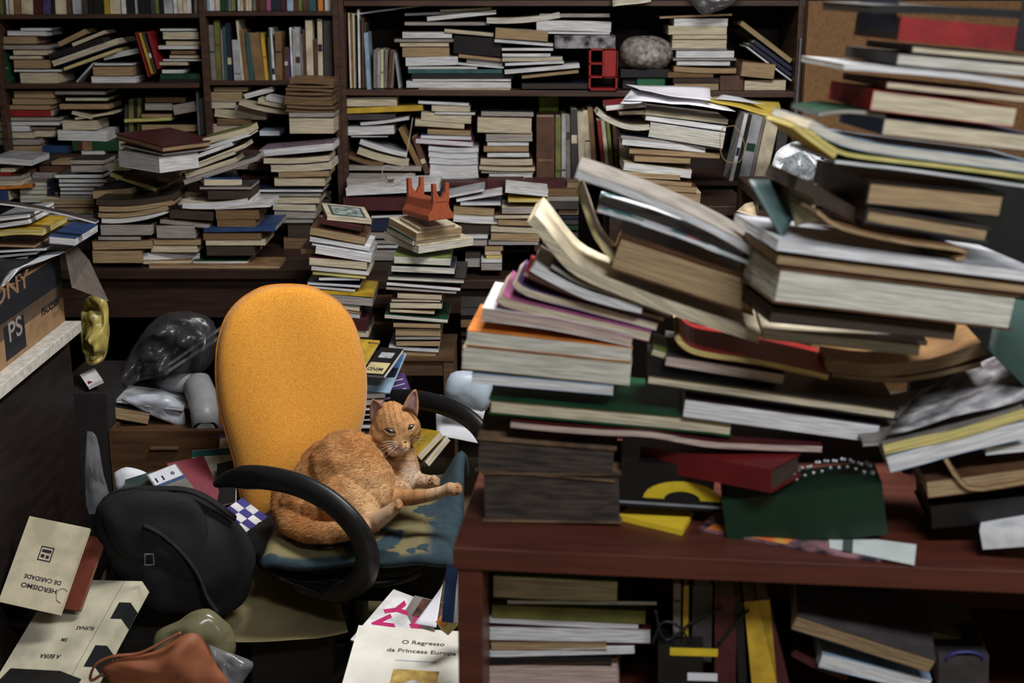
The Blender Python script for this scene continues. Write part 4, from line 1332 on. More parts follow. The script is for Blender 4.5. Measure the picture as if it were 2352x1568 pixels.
fl1([(570, 400), (640, 480), (760, 640), (900, 770), (1200, 900), (1600, 1050), (2140, 1225)], 80, 'c', 'C', '', 'big cream ledger with torn left side curling up', 2.10, depth=.17)
fl1([(1160, 540), (2170, 870)], 262, 't', 'N', 'h', 'very thick tan-edged book slanting down to the right', 2.10, depth=.17)
fl1([(880, 215), (930, 350), (1010, 560), (1170, 760)], 60, 'y', 'C', 'm', 'crumpled cream cover flap standing beside the thick tan book', 2.13, depth=.10, nm='loose_cover', ct='paper')
r = fl1([(1005, 350), (1400, 470), (1800, 620), (2240, 790)], 34, 'w', 'W', 'm', 'white colour magazine folded open on the thick tan book', 2.09, depth=.16, nm='magazine', ct='magazine')
fl1([(860, 90), (1100, 170), (1500, 330), (1900, 520), (2250, 740)], 66, 'w', 'g', 'm', 'topmost silver-grey magazine slanting over the front stack', 2.08, depth=.15, nm='magazine', ct='magazine')

# middle foreground books
fb((0, 0, 1), [(1562, 770), (1578, 790), (1620, 806), (1750, 826), (1905, 860)], 15, 'y', 'R', 'm', 'red and teal magazine with rolled left edge, middle of counter', 2.09, depth=.16, nm='magazine', ct='magazine')
fb((0, 0, 1), [(1500, 800), (1540, 812), (1560, 820)], 16, 'c', 'l', 'm', 'green leaflet corner poking out beside the rolled magazine', 2.12, depth=.10, nm='leaflet', ct='leaflet')
fb(F4, [(1480, 290), (2300, 420)], 74, 'i', 'D', '', 'grey-covered paperback under the rolled red magazine', 2.10, depth=.16)
fb(F4, [(1345, 412), (3090, 660)], 84, 'c', 'k', 'h', 'wide black hardcover with cream edge, middle of counter', 2.09, depth=.18, nm='hardcover_book')
fb(F4, [(1610, 590), (2960, 770)], 130, 'w', 'v', '', 'white-edged book with dark purple cover under the black hardcover', 2.09, depth=.17)
fb(F4, [(1900, 830), (2380, 860)], 40, 'c', 'v', '', 'thin dim paperback below the purple-covered book', 2.14, depth=.14)
P_ = yaw_book((1470, 1024), 2.16, (1770, 1078), 2.00, 50, .10, 'n', 'R', 'sh', 'red box file with scuffed corner atop the green box', None, 'box_file', 'box file')
P_.children[0].data.materials.clear(); P_.children[0].data.materials.append(mat('dark_red_card', (104, 24, 26), .45, .1, 12))
P_ = yaw_book((1658, 1150), 2.06, (2026, 1108), 2.03, 118, .10, 'n', 'G', 'sh', 'dark green box carrying strings of silver beads', None, 'box', 'box')
P_.children[0].data.materials.clear(); P_.children[0].data.materials.append(mat('bottle_green_card', (12, 42, 26), .45, .1, 12))
sm = mat('silver_beads', (200, 204, 212), .25, .1, 30, metal=.7)
bd = empty('bead_string', at(1900, 1075, 2.08), 'string of small silver beads lying on the green box', 'beads'); rb = random.Random(5)
for k in range(34):
    t = k / 33; c = at(1790 + 215 * t, 1102 - 46 * math.sin(t * 2.4) + rb.uniform(-3, 3) + (18 if k % 3 == 0 else 0), 2.075 + rb.uniform(-.01, .01))
    bm = bmesh.new(); bmesh.ops.create_icosphere(bm, subdivisions=1, radius=.0036 if k < 30 else .0058, matrix=Matrix.Translation(c)); me = bpy.data.meshes.new('bead'); bm.to_mesh(me); bm.free(); me.shade_smooth(); link('bead', me, sm, bd, iv(bd))
# black media case with yellow label
r = fb(F4, [(1165, 1020), (1820, 1060)], 310, 'n', 'k', 'sh', 'black plastic cassette case with yellow arc label on counter', 2.12, depth=.12, nm='cassette_case', ct='case')
ym = mat('yellow_label', (206, 178, 40), .5, .08, 20)
T_, ll = .083, .19
b = MB(); n = 14
for i in range(n):
    a0 = math.pi * (1 - i / n); a1 = math.pi * (1 - (i + 1) / n)
    def pt(a, r_): return (.105 + r_ * math.cos(a) * 1.25, .018 + r_ * math.sin(a) * .62)
    q = [pt(a0, .052), pt(a1, .052), pt(a1, .024), pt(a0, .024)]
    b.add([(x, -.0012, z) for x, z in q] + [(x, -.0002, z) for x, z in q], [(0, 1, 2, 3), (7, 6, 5, 4), (0, 4, 5, 1), (1, 5, 6, 2), (2, 6, 7, 3), (3, 7, 4, 0)])
b.build('yellow_label', ym, r)
b = MB(); b.box(.0, .19, -.0015, -.0002, .006, .010); b.build('silver_edge', mat('dull_silver', (130, 134, 142), .35, .1, 30), r)
def ztri(name, pts, z, t, m, lab, cat):
    q = [atz(x, y, z) for x, y in pts]; root = empty(name, q[0], lab, cat); n = len(q); b = MB()
    b.add([tuple(p + V((0, 0, t))) for p in q] + [tuple(p) for p in q], [tuple(range(n)), tuple(reversed(range(n, 2 * n)))] + [(i, (i + 1) % n, n + (i + 1) % n, n + i) for i in range(n)])
    b.build('cover', m, root, iv(root)); return root
ztri('booklet', [(1418, 1194), (1567, 1230), (1592, 1186), (1455, 1165)], DZ + .0005, .010, mat('yellow_booklet', (232, 198, 52), .5, .05, 20), 'small yellow booklet lying on the counter edge', 'booklet')
rr = ztri('magazine', [(1605, 1218), (1830, 1262), (2020, 1292), (2060, 1262), (1640, 1180)], DZ + .0005, .004, mat('dark_print', (44, 40, 52), .35, .3, 24, rgb2=(168, 120, 128)), 'glossy dark magazine lying flat near the counter edge', 'magazine')
fm_ = mat('flame_print', (226, 110, 44), .4, .1, 30, rgb2=(214, 178, 90))
q = [atz(x, y, DZ + .0046) for x, y in ((1625, 1214), (1805, 1250), (1822, 1240), (1700, 1212), (1640, 1203))]
b = MB(); b.add([tuple(p) for p in q] + [tuple(p + V((0, 0, .0006))) for p in q], [(4, 3, 2, 1, 0), (5, 6, 7, 8, 9)]); b.build('orange_print', fm_, rr, iv(rr))
rr = ztri('label_card', [(1905, 1258), (2100, 1298), (2105, 1252), (1903, 1226)], DZ + .0055, .0015, mat('label_white', (214, 222, 218), .5, .04, 30), 'white printed card on the magazine at the counter edge', 'card')
q = [atz(x, y, DZ + .0075) for x, y in ((1935, 1264), (1958, 1269), (1960, 1234), (1937, 1230))]
b = MB(); b.add([tuple(p) for p in q] + [tuple(p + V((0, 0, .0006))) for p in q], [(3, 2, 1, 0), (4, 5, 6, 7)]); b.build('dark_stripe', mat('grey_ink', (84, 92, 90), .6), rr, iv(rr))
# newspapers on the right
fb(F5, [(1165, 905), (1400, 850), (1700, 790), (2150, 650)], 80, 'y', 'g', 'm', 'folded newspapers with yellowed middle, right of the counter', 2.0, depth=.22, nm='newspaper', ct='newspaper')
fb(F5, [(1190, 990), (1400, 935), (1700, 850), (2150, 745)], 120, 'w', 'b', 'm', 'blue-white sheaf under the folded newspapers', 2.0, depth=.2, nm='paper_sheaf', ct='papers')
fb(F5, [(1030, 890), (1170, 880)], 30, 'g', 'g', 'm', 'dull torn paper corner left of the newspapers', 2.02, depth=.1, nm='paper_scrap', ct='paper')
sheet('newspaper_page', [(2035, 1000, 2.0), (2380, 905, 1.98), (2330, 800, 2.18), (2110, 900, 2.2)], mat('newsprint', (176, 174, 176), .85, .3, 26, rgb2=(84, 80, 84)), 'grey printed newspaper page lying open, right of counter', 'newspaper', None, .012, 8, th=.001)
fb(F5, [(1470, 1160), (1800, 1120), (2400, 1040)], 120, 't', 'N', '', 'brown board folder under a curled tan sheet, lower right', 2.0, depth=.2, nm='board_folder', ct='folder')
fb(F5, [(1620, 1000), (1720, 1150), (1860, 1200), (2400, 1100)], 30, 't', 't', 'm', 'curled tan sheet at the right edge of the counter', 1.99, depth=.15, nm='curled_sheet', ct='paper')
fb(F5, [(1880, 930), (2400, 880)], 50, 'w', 'W', 'm', 'white sheaf with teal corner at the far right', 2.0, depth=.14, nm='paper_sheaf', ct='papers')
fb(F5, [(1500, 1330), (2400, 1240)], 160, 'n', 'k', 'sh', 'black case beneath the brown board folder, far right', 2.02, depth=.16, nm='case', ct='case')
yaw_book((2250, 1218), 1.98, (2420, 1205), 1.94, 44, .16, 'w', 'W', 's', 'white plastic box at the right end of the counter', None, 'plastic_box', 'box')
fb(F5, [(770, 310), (1100, 350), (1500, 310), (1850, 200)], 90, 't', 't', 'm', 'large brown kraft envelope bulging behind the middle books', 2.12, depth=.18, nm='envelope', ct='envelope')
fb(F5, [(820, 400), (1300, 440), (1850, 330)], 40, 't', 'N', 'm', 'second brown envelope under the bulging one', 2.12, depth=.16, nm='envelope', ct='envelope')
fb(F5, [(340, 110), (1430, 225)], 68, 'p', 'C', '', 'white-edged paperback with tan lower cover, under the dictionary', 2.05, depth=.17)
fb(F5, [(860, 150), (1480, 195)], 28, 'i', 'W', 'm', 'thin pinkish booklet upon the orange paperback', 2.06, depth=.15, nm='booklet', ct='booklet')
sheet('green_folder', [(2270, 800, 2.02), (2400, 930, 2.0), (2420, 700, 2.2), (2290, 680, 2.2)], mat('dark_green_card', (16, 44, 40), .6, .1, 10), 'dark green folder leaning at the right frame edge', 'folder', None, .004, 9, th=.002)
# ---------------------------------------------- right-hand upper stack
RX = 2060
def fr2(*a, **k):
    k.setdefault('psi', 7); return fb(F2, *a, ax=RX, **k)
def fr3(*a, **k):
    k.setdefault('psi', 7); return fb(F3, *a, ax=RX, **k)
DR = 1.92
fr3([(250, 1180), (1400, 1290), (1700, 1320)], 120, 'n', 'k', '', 'dark thin book directly under the thick dictionary', DR + .02, depth=.15)
fr3([(310, 860), (2190, 1085)], 290, 'p', 'N', 'h', 'very thick dictionary with grey-cream page edge', DR, depth=.17, nm='hardcover_book')
fr3([(300, 760), (2280, 1000)], 80, 't', 'N', 'm', 'worn brown boards lying on the thick dictionary', DR, depth=.17)
fr3([(300, 650), (900, 730), (1600, 815), (2400, 915)], 84, 'w', 'L', 'm', 'white open book spread beneath the rolled pink folder', DR - .01, depth=.22)
sheet('open_cover', [(1800, 545, 1.93), (1722, 412, 2.0), (1798, 415, 2.1), (1824, 500, 2.0)], mat('slate_green_cover', (62, 82, 82), .5, .1, 20), 'slate-green book cover standing open, left of the tan folder', 'cover', None, .002, 4, th=.004)
sheet('cream_page', [(1828, 520, 1.97), (1882, 508, 1.93), (1862, 440, 1.98), (1803, 420, 2.08)], mat('cream_leaf', (206, 190, 150), .8, .06, 20), 'cream leaf behind the slate-green open cover', 'paper', None, .003, 5, th=.002)
fr3([(610, 410), (800, 540), (1250, 645), (1650, 700), (1780, 735), (1790, 790), (1690, 820)], 36, 't', 't', 'm', 'pinkish-tan folder rolled at its right end', DR - .01, depth=.13, nm='folder', ct='folder')
fr3([(1000, 395), (1970, 555)], 125, 't', 'D', 'hl', 'lower tan-edged dark hardcover above the rolled folder', DR, depth=.22, nm='hardcover_book')
fr3([(1010, 180), (2090, 290)], 200, 't', 'k', 'hl', 'upper thick tan-edged black hardcover above the rolled folder', DR, depth=.22, nm='hardcover_book')
fb(F3, [(455, 160), (560, 200), (780, 330), (1000, 450)], 120, 'n', 'N', 'm', 'dark marbled rolled cover left of the tan-edged hardcovers', DR + .04, psi=7, ax=RX, depth=.14, nm='rolled_cover', ct='cover')
fr2([(780, 1305), (1500, 1390), (2500, 1530)], 34, 'w', 'e', 'm', 'pale thin journal under the green magazine, right stack', DR, depth=.2, nm='magazine', ct='magazine')
fr2([(560, 1040), (800, 1215), (1100, 1275), (1700, 1345), (2500, 1450)], 40, 'l' if 0 else 'y', 'l', 'm', 'green magazine bent up at its left, right stack', DR, depth=.18, nm='magazine', ct='magazine')
fb(F2, [(450, 1000), (620, 1130), (800, 1255)], 62, 'y', 'Y', 'm', 'yellow rolled spine jutting left from the right stack', DR - .01, psi=7, ax=RX, depth=.12, nm='rolled_spine', ct='booklet')
fr2([(590, 975), (850, 1110), (1200, 1185), (1700, 1250), (2500, 1350)], 85, 'p', 'b', 'm', 'pale green-edged paperback curling up left, right stack', DR, depth=.17)
fr2([(1180, 965), (2500, 1120)], 140, 'c', 'n', 'l', 'thick cream-edged book with blue spine, right stack', DR, depth=.17)
fr2([(640, 915), (900, 890), (1200, 930)], 40, 'g', 'G', 'm', 'green leaflet corner between blue and red spines', DR + .01, depth=.12, nm='leaflet', ct='leaflet')
fr2([(1090, 735), (2270, 880)], 170, 'c', 'R', 'l', 'cream-edged book with bright red spine, right stack', DR, depth=.17)
fr2([(1200, 665), (2500, 800)], 60, 'c', 'r', 'l', 'thin cream-edged book with maroon spine, right stack', DR, depth=.17)
fr2([(850, 520), (1420, 560), (1900, 610), (2500, 690)], 50, 'w', 'W', 'm', 'long white-edged magazine crossing the right stack', DR, depth=.18, nm='magazine', ct='magazine')
fr2([(1290, 435), (2500, 545)], 100, 'p', 'D', 'l', 'pale-edged book with dark grey spine, right stack', DR, depth=.2)
fr2([(1410, 375), (2500, 475)], 56, 'c', 'D', 'l', 'thin cream-edged book with dark spine below the red one', DR, depth=.17)
r = fr2([(1320, 135), (2500, 245)], 200, 'n', 'R', 's', 'faded red volume with black spine band, top right', DR, depth=.17)
b = MB(); b.box(.172, .190, -.0012, .0002, .001, .080); b.build('black_band', mat('black_ink', (26, 24, 30), .6), r)
b = MB(); b.box(-.001, .002, .02, .16, .01, .06); b.build('navy_label', mat('navy_ink', (40, 46, 60), .6), r)
fr2([(1080, 40), (1600, 45), (2500, 95)], 70, 'n', 'k', 's', 'black portfolio topping the right stack', DR, depth=.2, nm='portfolio', ct='folder')
# ---------------------------------------------- shelf below the counter
def fb3(rows, phrase, d): 
    pile(*B3, d, phrase, rows, psi=-5.7, ax=1110, dep=.17)
fb3('''
390 1380 695 870 50 c l
500 1690 892 925 10 w G m
380 1600 930 1030 50 c o s
340 1545 1020 1070 62 w L m
330 1640 1095 1212 26 w r
370 1290 1220 1290 2 t N
360 1510 1296 1345 -30 w W
350 1330 1350 1405 10 n k s
270 1375 1410 1640 -25 i N''', 'stack on the shelf under the counter', 2.12)
fb(B4, [(615, 1075), (1640, 1400)], 130, 't', 'D', '', 'grey-covered book tilting down, shelf under the counter', 2.03, depth=.15, pitch=14)
fb(B4, [(800, 1350), (1610, 1545)], 110, 'w', 'b', '', 'blue-white book beneath the tilting grey-covered one', 2.05, depth=.15)
fb(B4, [(600, 1320), (800, 1430), (1000, 1500)], 60, 'n', 'r', 's', 'dark red book end low under the tilting books', 2.08, depth=.15)
def strip_up(x0, x1, yt, yb, lean, c, lab, d=2.12, dep=.14):
    pl = Plane(d, -5.7, 1110, 1300); BL = pl.hit(x0, yb); BR = pl.hit(x1, yb); TL = pl.hit(x0 + lean, yt); ex = (TL - BL).normalized(); ez = ex.cross(pl.n).normalized()
    return make_book(frame_mw(BR, ex, pl.n, ez), [(0, 0), ((TL - BL).length, 0)], abs((BR - BL).dot(ez)) * .97, dep, 'c', c, 's', lab)
strip_up(1725, 1785, 1378, 1570, -18, 'Y', 'yellow upright book with blue mark under the counter')
strip_up(1786, 1815, 1372, 1580, -50, 'r', 'dark red upright book right of the yellow one, under counter')
strip_up(1696, 1716, 1385, 1580, -10, 'k', 'black thin upright book left of the yellow one, under counter')
strip_up(1640, 1690, 1370, 1580, 0, 'r', 'maroon upright book in shadow, third left of yellow one')
strip_up(1545, 1562, 1340, 1500, 2, 'g', 'grey slim upright book beside the lower stack, under counter')
strip_up(1568, 1580, 1345, 1500, 2, 'Y', 'narrow yellow upright book beside the lower stack')
strip_up(1588, 1634, 1345, 1520, 2, 'D', 'dark grey upright folder among cables under counter')
r = fb(B4, [(1660, 1370), (2030, 1365)], 240, 'g', 'D', 's', 'grey box with blue floral motif, lower right shelf', 2.06, depth=.12, nm='tin_box', ct='box')
b = MB(); b.tube([(.03 + .03 * math.cos(a * math.pi / 8) + .012, -.002, .056 + .014 * math.sin(a * math.pi / 8)) for a in range(9)], .003, 6); b.build('blue_motif', mat('blue_motif', (44, 44, 110), .5), r)
fb(B4, [(1600, 1190), (2000, 1280)], 90, 'n', 'o', 's', 'olive book lying behind the motif box', 2.12, depth=.14)
r = fb(B3, [(1700, 1240), (2060, 1250)], 330, 'n', 'k', 'sh', 'black device with yellow and white stickers under counter', 2.06, depth=.12, nm='electronic_device', ct='device')
b = MB(); b.box(.02, .10, -.001, .0, .058, .072); b.build('yellow_sticker', ym, r)
b = MB(); b.box(.05, .10, -.001, .0, .012, .026); b.build('white_sticker', WH, r)
cbm = mat('black_cable', (20, 20, 22), .5)
for k, pts in enumerate((((1500, 1480), (1520, 1430), (1560, 1440), (1600, 1500)), ((1505, 1400), (1530, 1470), (1600, 1420), (1660, 1395)), ((1650, 1480), (1690, 1430), (1720, 1400)))):
    b = MB(); b.tube(smoothpath([tuple(at(x, y, 2.07)) for x, y in pts], 5), .0025, 6)
    tag(b.build('cable', cbm, smooth=True), ['black cable looping beside the lower stack', 'black cable crossing the upright folders under the counter', 'black cable hanging by the maroon book under counter'][k], 'cable')
# printed cover of the folded-open colour magazine
for o in list(COL.objects):
    if o.get('label', '').startswith('white colour magazine'):
        m = mat('colour_print', (206, 208, 214), .35, .1, 9); cr = next(n for n in m.node_tree.nodes if n.type == 'VALTORGB').color_ramp
        cr.elements[0].position = .3; cr.elements[0].color = lin((34, 28, 52)); cr.elements[1].position = .36; cr.elements[1].color = lin((206, 208, 214))
        for p_, c_ in ((.47, (210, 212, 218)), (.50, (46, 100, 104)), (.55, (60, 120, 116)), (.58, (196, 84, 124)), (.62, (206, 206, 214))):
            e = cr.elements.new(p_); e.color = lin(c_)
        for c in o.children:
            if c.name.startswith('cover'): c.data.materials.clear(); c.data.materials.append(m)
# added black boards standing in for the darkness behind the right-hand stacks
def leaning(name, lab, cat, x0, x1, y0, y1, d, m, th=.02):
    P = Plane(d, 0); A = P.hit(x0, y0); B = P.hit(x1, y1); r = empty(name, V(((A.x + B.x) / 2, d, B.z)), lab, cat)
    b = MB(); b.box(A.x, B.x, d, d + th, B.z, A.z); b.build('board', m, r, iv(r), bevel=.002); return r
BLK = mat('backdrop_black', (22, 24, 24), .7, .1, 20)
leaning('dark_backdrop', 'tall black backdrop board added for darkness behind the right-hand book stack', 'portfolio', 2130, 2420, 395, 1165, 2.36, BLK)
leaning('dark_backdrop', 'wide low black backdrop board added for darkness behind the counter boxes', 'portfolio', 1440, 2128, 905, 1130, 2.42, BLK)
# ================================================================== floor-level things, lower left
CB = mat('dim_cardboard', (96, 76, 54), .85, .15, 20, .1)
def boxy(name, label, cat, x0, x1, y0, y1, z0, z1, m):
    root = empty(name, V(((x0 + x1) / 2, (y0 + y1) / 2, z0)), label, cat); b = MB(); b.box(x0, x1, y0, y1, z0, z1); b.build('carton', m, root, iv(root), bevel=.003); return root
INK = mat('cover_ink', (40, 36, 48), .7)
def rot180(mw_local): return mw_local
# old paperback with emblem, seen upside down
r, W, H, t = slab3((-4, 1381), 2.84, (136, 1412), 2.80, (99, 1191), 2.95, .010, 'c', 'C', '', 'worn cream paperback titled upside down, with square emblem, lower left')
r.children[0].data.materials.clear(); r.children[0].data.materials.append(mat('aged_cream_cover', (204, 194, 166), .8, .12, 16, .1))
def up_down(x, y, t): return Matrix.Translation((x, y, t + .0003)) @ Matrix.Rotation(math.pi, 4, 'Z')
text_part(r, 'HEROISMO', up_down(W * .55, H * .24, t), .0105, INK, 'printed_title', 1.25)
text_part(r, 'DE CARIDADE', up_down(W * .56, H * .34, t), .0095, INK, 'printed_title', 1.1)
ex0, ey0, es = W * .47, H * .62, .017
for a, b_, c, d in ((-es, es, -es, -es + .0025), (-es, es, es - .0025, es), (-es, -es + .0025, -es, es), (es - .0025, es, -es, es)):
    decal(r, 'emblem_frame', ex0 + a, ex0 + b_, ey0 + c, ey0 + d, t + .0002, INK)
decal(r, 'emblem_figure', ex0 - .012, ex0 + .012, ey0 + .003, ey0 + .010, t + .0002, INK); decal(r, 'emblem_figure', ex0 - .011, ex0 - .002, ey0 - .009, ey0 - .002, t + .0002, INK); decal(r, 'emblem_figure', ex0 + .002, ex0 + .010, ey0 - .010, ey0 - .003, t + .0002, INK)
b = MB(); b.tube(smoothpath([(W * .96, H * .13, t + .001), (W * .88, H * .16, t + .001), (W * .86, H * .25, t + .001), (W * .93, H * .29, t + .001), (W * 1.0, H * .27, t + .001)], 4), .0007, 5); tag(b.build('paper_clip', mat('clip_metal', (190, 190, 190), .3, metal=.8), None, r.matrix_world.copy()), 'steel paper clip on the emblem paperback', 'clip')
slab3((70, 1385), 2.88, (182, 1402), 2.84, (172, 1226), 2.98, .010, 'b', 'r', '', 'russet paperback peeking from under the emblem paperback')
slab3((66, 1400), 2.90, (160, 1398), 2.88, (160, 1250), 3.0, .008, 'g', 'G', '', 'thin dark green booklet between the emblem and russet books')
slab3((20, 1435), 2.90, (182, 1458), 2.86, (150, 1280), 3.02, .030, 'b', 'k', 'h', 'black hardcover under the russet paperback', None, 'hardcover_book')
# large pale volume with black corners
r, W, H, t = slab3((-10, 1560), 2.74, (196, 1572), 2.66, (150, 1330), 2.98, .040, 'c', 'C', 'hr', 'large pale volume with black-cornered spine, lower left', None, 'hardcover_book')
r.children[0].data.materials.clear(); r.children[0].data.materials.append(mat('vellum_cover', (202, 196, 172), .75, .14, 12, .15))
text_part(r, 'RUINAS', up_down(W * .66, H * .52, t), .010, INK); text_part(r, 'EM', up_down(W * .50, H * .40, t), .009, INK); text_part(r, 'A BEIRA', up_down(W * .45, H * .24, t), .011, INK)
decal(r, 'fold_line', W * .80, W * .803, 0, H, t + .0002, INK)
bk = mat('black_corner', (26, 28, 30), .6)
def onspine(r, W, y0, y1, t, d=.03):
    b = MB(); b.box(W - d, W + .0012, y0, y1, t - .0002, t + .001); b.build('black_corner', bk, r)
    b = MB(); b.box(W, W + .0015, y0, y1, .002, t); b.build('black_corner', bk, r)
onspine(r, W, H * .62, H * .78, t); onspine(r, W, H * .16, H * .36, t)
r, W, H, t = slab3((120, 1600), 2.78, (246, 1520), 2.78, (282, 1372), 2.96, .03, 'c', 'C', 'hr', 'second pale volume with black corners, behind the large one', None, 'hardcover_book')
onspine(r, W, H * .5, H * .8, t, .02); onspine(r, W, H * .1, H * .3, t, .02)
slab3((-30, 1590), 2.62, (152, 1600), 2.6, (100, 1538), 2.72, .006, 'g', 'k', '', 'black booklet across the bottom left corner')
# white book, bottom middle
r, W, H, t = slab3((766, 1640), 2.46, (1075, 1660), 2.44, (853, 1437), 2.74, .018, 'w', 'W', '', 'white book titled O Regresso da Princesa Europa, bottom middle')
r.children[0].data.materials.clear(); r.children[0].data.materials.append(mat('offwhite_cover', (218, 216, 206), .6, .05, 20))
tk = mat('title_ink', (64, 66, 64), .7)
def up_(x, y, t): return Matrix.Translation((x, y, t + .0003))
text_part(r, 'O Regresso', up_(W * .55, H * .83, t), .012, tk, 'printed_title', 1.15); text_part(r, 'da Princesa Europa', up_(W * .55, H * .73, t), .012, tk, 'printed_title', 1.15)
decal(r, 'printed_line', W * .36, W * .68, H * .615, H * .622, t + .0002, mat('pale_blue_ink', (150, 166, 190), .7))
decal(r, 'cover_picture', W * .36, W * .72, H * .16, H * .52, t + .0002, mat('picture_print', (206, 176, 96), .5, .2, 24, rgb2=(120, 84, 60)))
bm = bmesh.new(); bmesh.ops.create_circle(bm, cap_ends=True, radius=.022, segments=20, matrix=Matrix.Translation((W * .54, H * .33, t + .0008))); me = bpy.data.meshes.new('picture_figure'); bm.to_mesh(me); bm.free(); link('picture_figure', me, mat('picture_pale', (206, 204, 214), .5, .2, 60), r)
bm = bmesh.new(); bmesh.ops.create_circle(bm, cap_ends=True, radius=.016, segments=20, matrix=Matrix.Translation((W * .42, H * .24, t + .001))); me = bpy.data.meshes.new('picture_figure'); bm.to_mesh(me); bm.free(); link('picture_figure', me, mat('picture_dark', (40, 40, 54), .5, .2, 60), r)
# fashion magazine with pink letters
r, W, H, t = slab3((805, 1468), 2.78, (900, 1505), 2.74, (870, 1340), 2.98, .004, 'w', 'W', 'm', 'white magazine with big magenta letters Y and A, by the chair foot', None, 'magazine', 'magazine')
mg = mat('magenta_ink', (190, 34, 104), .5)
text_part(r, 'Y', Matrix.Translation((W * .36, H * .68, t + .0004)) @ Matrix.Rotation(math.radians(-48), 4, 'Z'), .050, mg, 'printed_letter', bold=.075)
text_part(r, 'V', Matrix.Translation((W * .30, H * .42, t + .0004)) @ Matrix.Rotation(math.radians(-48), 4, 'Z'), .045, mg, 'printed_letter', bold=.075)
r2, W, H, t = slab3((888, 1470), 2.80, (968, 1490), 2.77, (932, 1362), 2.95, .004, 'g', 'g', 'm', 'magazine half with magenta letter A and brown photograph', None, 'magazine', 'magazine')
text_part(r2, 'A', Matrix.Translation((W * .45, H * .40, t + .0004)) @ Matrix.Rotation(math.radians(-125), 4, 'Z'), .046, mg, 'printed_letter', bold=.075)
decal(r2, 'printed_photo', W * .25, W * .98, H * .58, H * .98, t + .0003, mat('photo_brown', (104, 68, 58), .4, .35, 40, rgb2=(38, 24, 28)))
sheet('white_sheet', [(952, 1432, 2.74), (1002, 1440, 2.72), (1016, 1342, 2.88), (1010, 1352, 2.88)], WH, 'white sheet wedged between magazine and side of counter', 'paper', None, .002, 4)
r = slab3((1000, 1428), 2.62, (1016, 1440), 2.60, (1020, 1330), 2.72, .03, 'y', 'O', '', 'orange book end against the side of the counter')[0]
slab3((1014, 1428), 2.56, (1040, 1430), 2.54, (1020, 1296), 2.62, .02, 'w', 'B', '', 'glossy blue book upright against the side of the counter')
boxy('cardboard_carton', 'dim carton supporting books at the bottom middle', 'box', at(860, 1500, 2.55).x, at(1030, 1500, 2.55).x, 2.44, 2.9, 0, .30, CB)
# ---------------------------------------------- black bag
BF = mat('black_bag_fabric', (19, 20, 25), .85, .12, 90, .3)
P = Plane(3.02, 12, 400, 1270)
bag = empty('shoulder_bag', P.hit(400, 1400), 'large black fabric shoulder bag slumped beside the chair', 'bag')
o = inflate('bag_body', [(222, 1165), (250, 1135), (330, 1120), (420, 1128), (500, 1165), (560, 1215), (588, 1270), (580, 1330), (560, 1380), (500, 1410), (440, 1405), (380, 1402), (320, 1380), (265, 1320), (235, 1260), (215, 1210)], P, .085, BF, parent=bag, back=1.1, rings=14, wob=.02, wobs=11, power=.5, seed=3); o.matrix_basis = iv(bag)
P2 = Plane(2.93, 12, 400, 1270)
o = inflate('bag_flap', [(232, 1170), (300, 1128), (420, 1134), (470, 1180), (480, 1260), (470, 1330), (420, 1340), (330, 1300), (262, 1262)], Plane(2.96, 12, 400, 1270), .03, BF, parent=bag, back=.3, rings=8, wob=.012, wobs=14, seed=8); o.matrix_basis = iv(bag)
b = MB(); b.tube(smoothpath([tuple(P2.hit(*q, -.0)) for q in ((330, 1205), (370, 1225), (420, 1270), (455, 1320), (475, 1370), (500, 1405))], 4), [(.012, .004)] * 21, 8); b.build('strap', BF, bag, iv(bag), smooth=True)
b = MB(); b.tube(smoothpath([tuple(at(*q)) for q in ((236, 1180, 3.0), (300, 1135, 3.0), (400, 1122, 3.0), (470, 1140, 3.0), (540, 1190, 3.02))], 4), [(.012, .006)] * 17, 8); b.build('strap', BF, bag, iv(bag), smooth=True)
cm_ = mat('chrome_buckle', (210, 210, 214), .2, .05, 20, metal=.9)
q = [at(x, y, 2.885) for x, y in ((333, 1272), (352, 1272), (354, 1296), (333, 1297))]
b = MB(); b.tube(q + [q[0]], .0018, 6); b.build('buckle', cm_, bag, iv(bag))
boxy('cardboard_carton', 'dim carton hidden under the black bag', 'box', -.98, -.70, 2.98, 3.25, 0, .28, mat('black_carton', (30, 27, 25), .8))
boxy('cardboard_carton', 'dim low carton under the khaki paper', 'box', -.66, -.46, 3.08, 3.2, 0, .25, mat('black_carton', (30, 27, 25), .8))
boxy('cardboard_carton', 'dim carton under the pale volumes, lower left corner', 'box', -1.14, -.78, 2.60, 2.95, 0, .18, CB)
# ---------------------------------------------- orange leather pouch
LE = mat('orange_leather', (140, 84, 56), .6, .12, 20, .25, rgb2=(118, 66, 42))
P = Plane(2.62, 8, 400, 1520); pouch = empty('leather_pouch', P.hit(400, 1560), 'orange-brown leather pouch with loop strap, bottom left', 'pouch')
o = inflate('pouch_body', [(232, 1534), (262, 1515), (320, 1505), (370, 1488), (410, 1462), (440, 1453), (462, 1462), (478, 1490), (500, 1530), (525, 1565), (530, 1620), (400, 1650), (300, 1610), (252, 1570)], P, .030, LE, parent=pouch, back=.6, rings=10, wob=.014, wobs=16); o.matrix_basis = iv(pouch)
b = MB(); b.tube(smoothpath([tuple(at(x, y, 2.60)) for x, y in ((238, 1545), (212, 1562), (208, 1550), (222, 1524), (260, 1507), (320, 1500), (370, 1476), (400, 1460), (415, 1452))], 4), [(.0055, .003)] * 33, 6); b.build('strap', LE, pouch, iv(pouch), smooth=True)
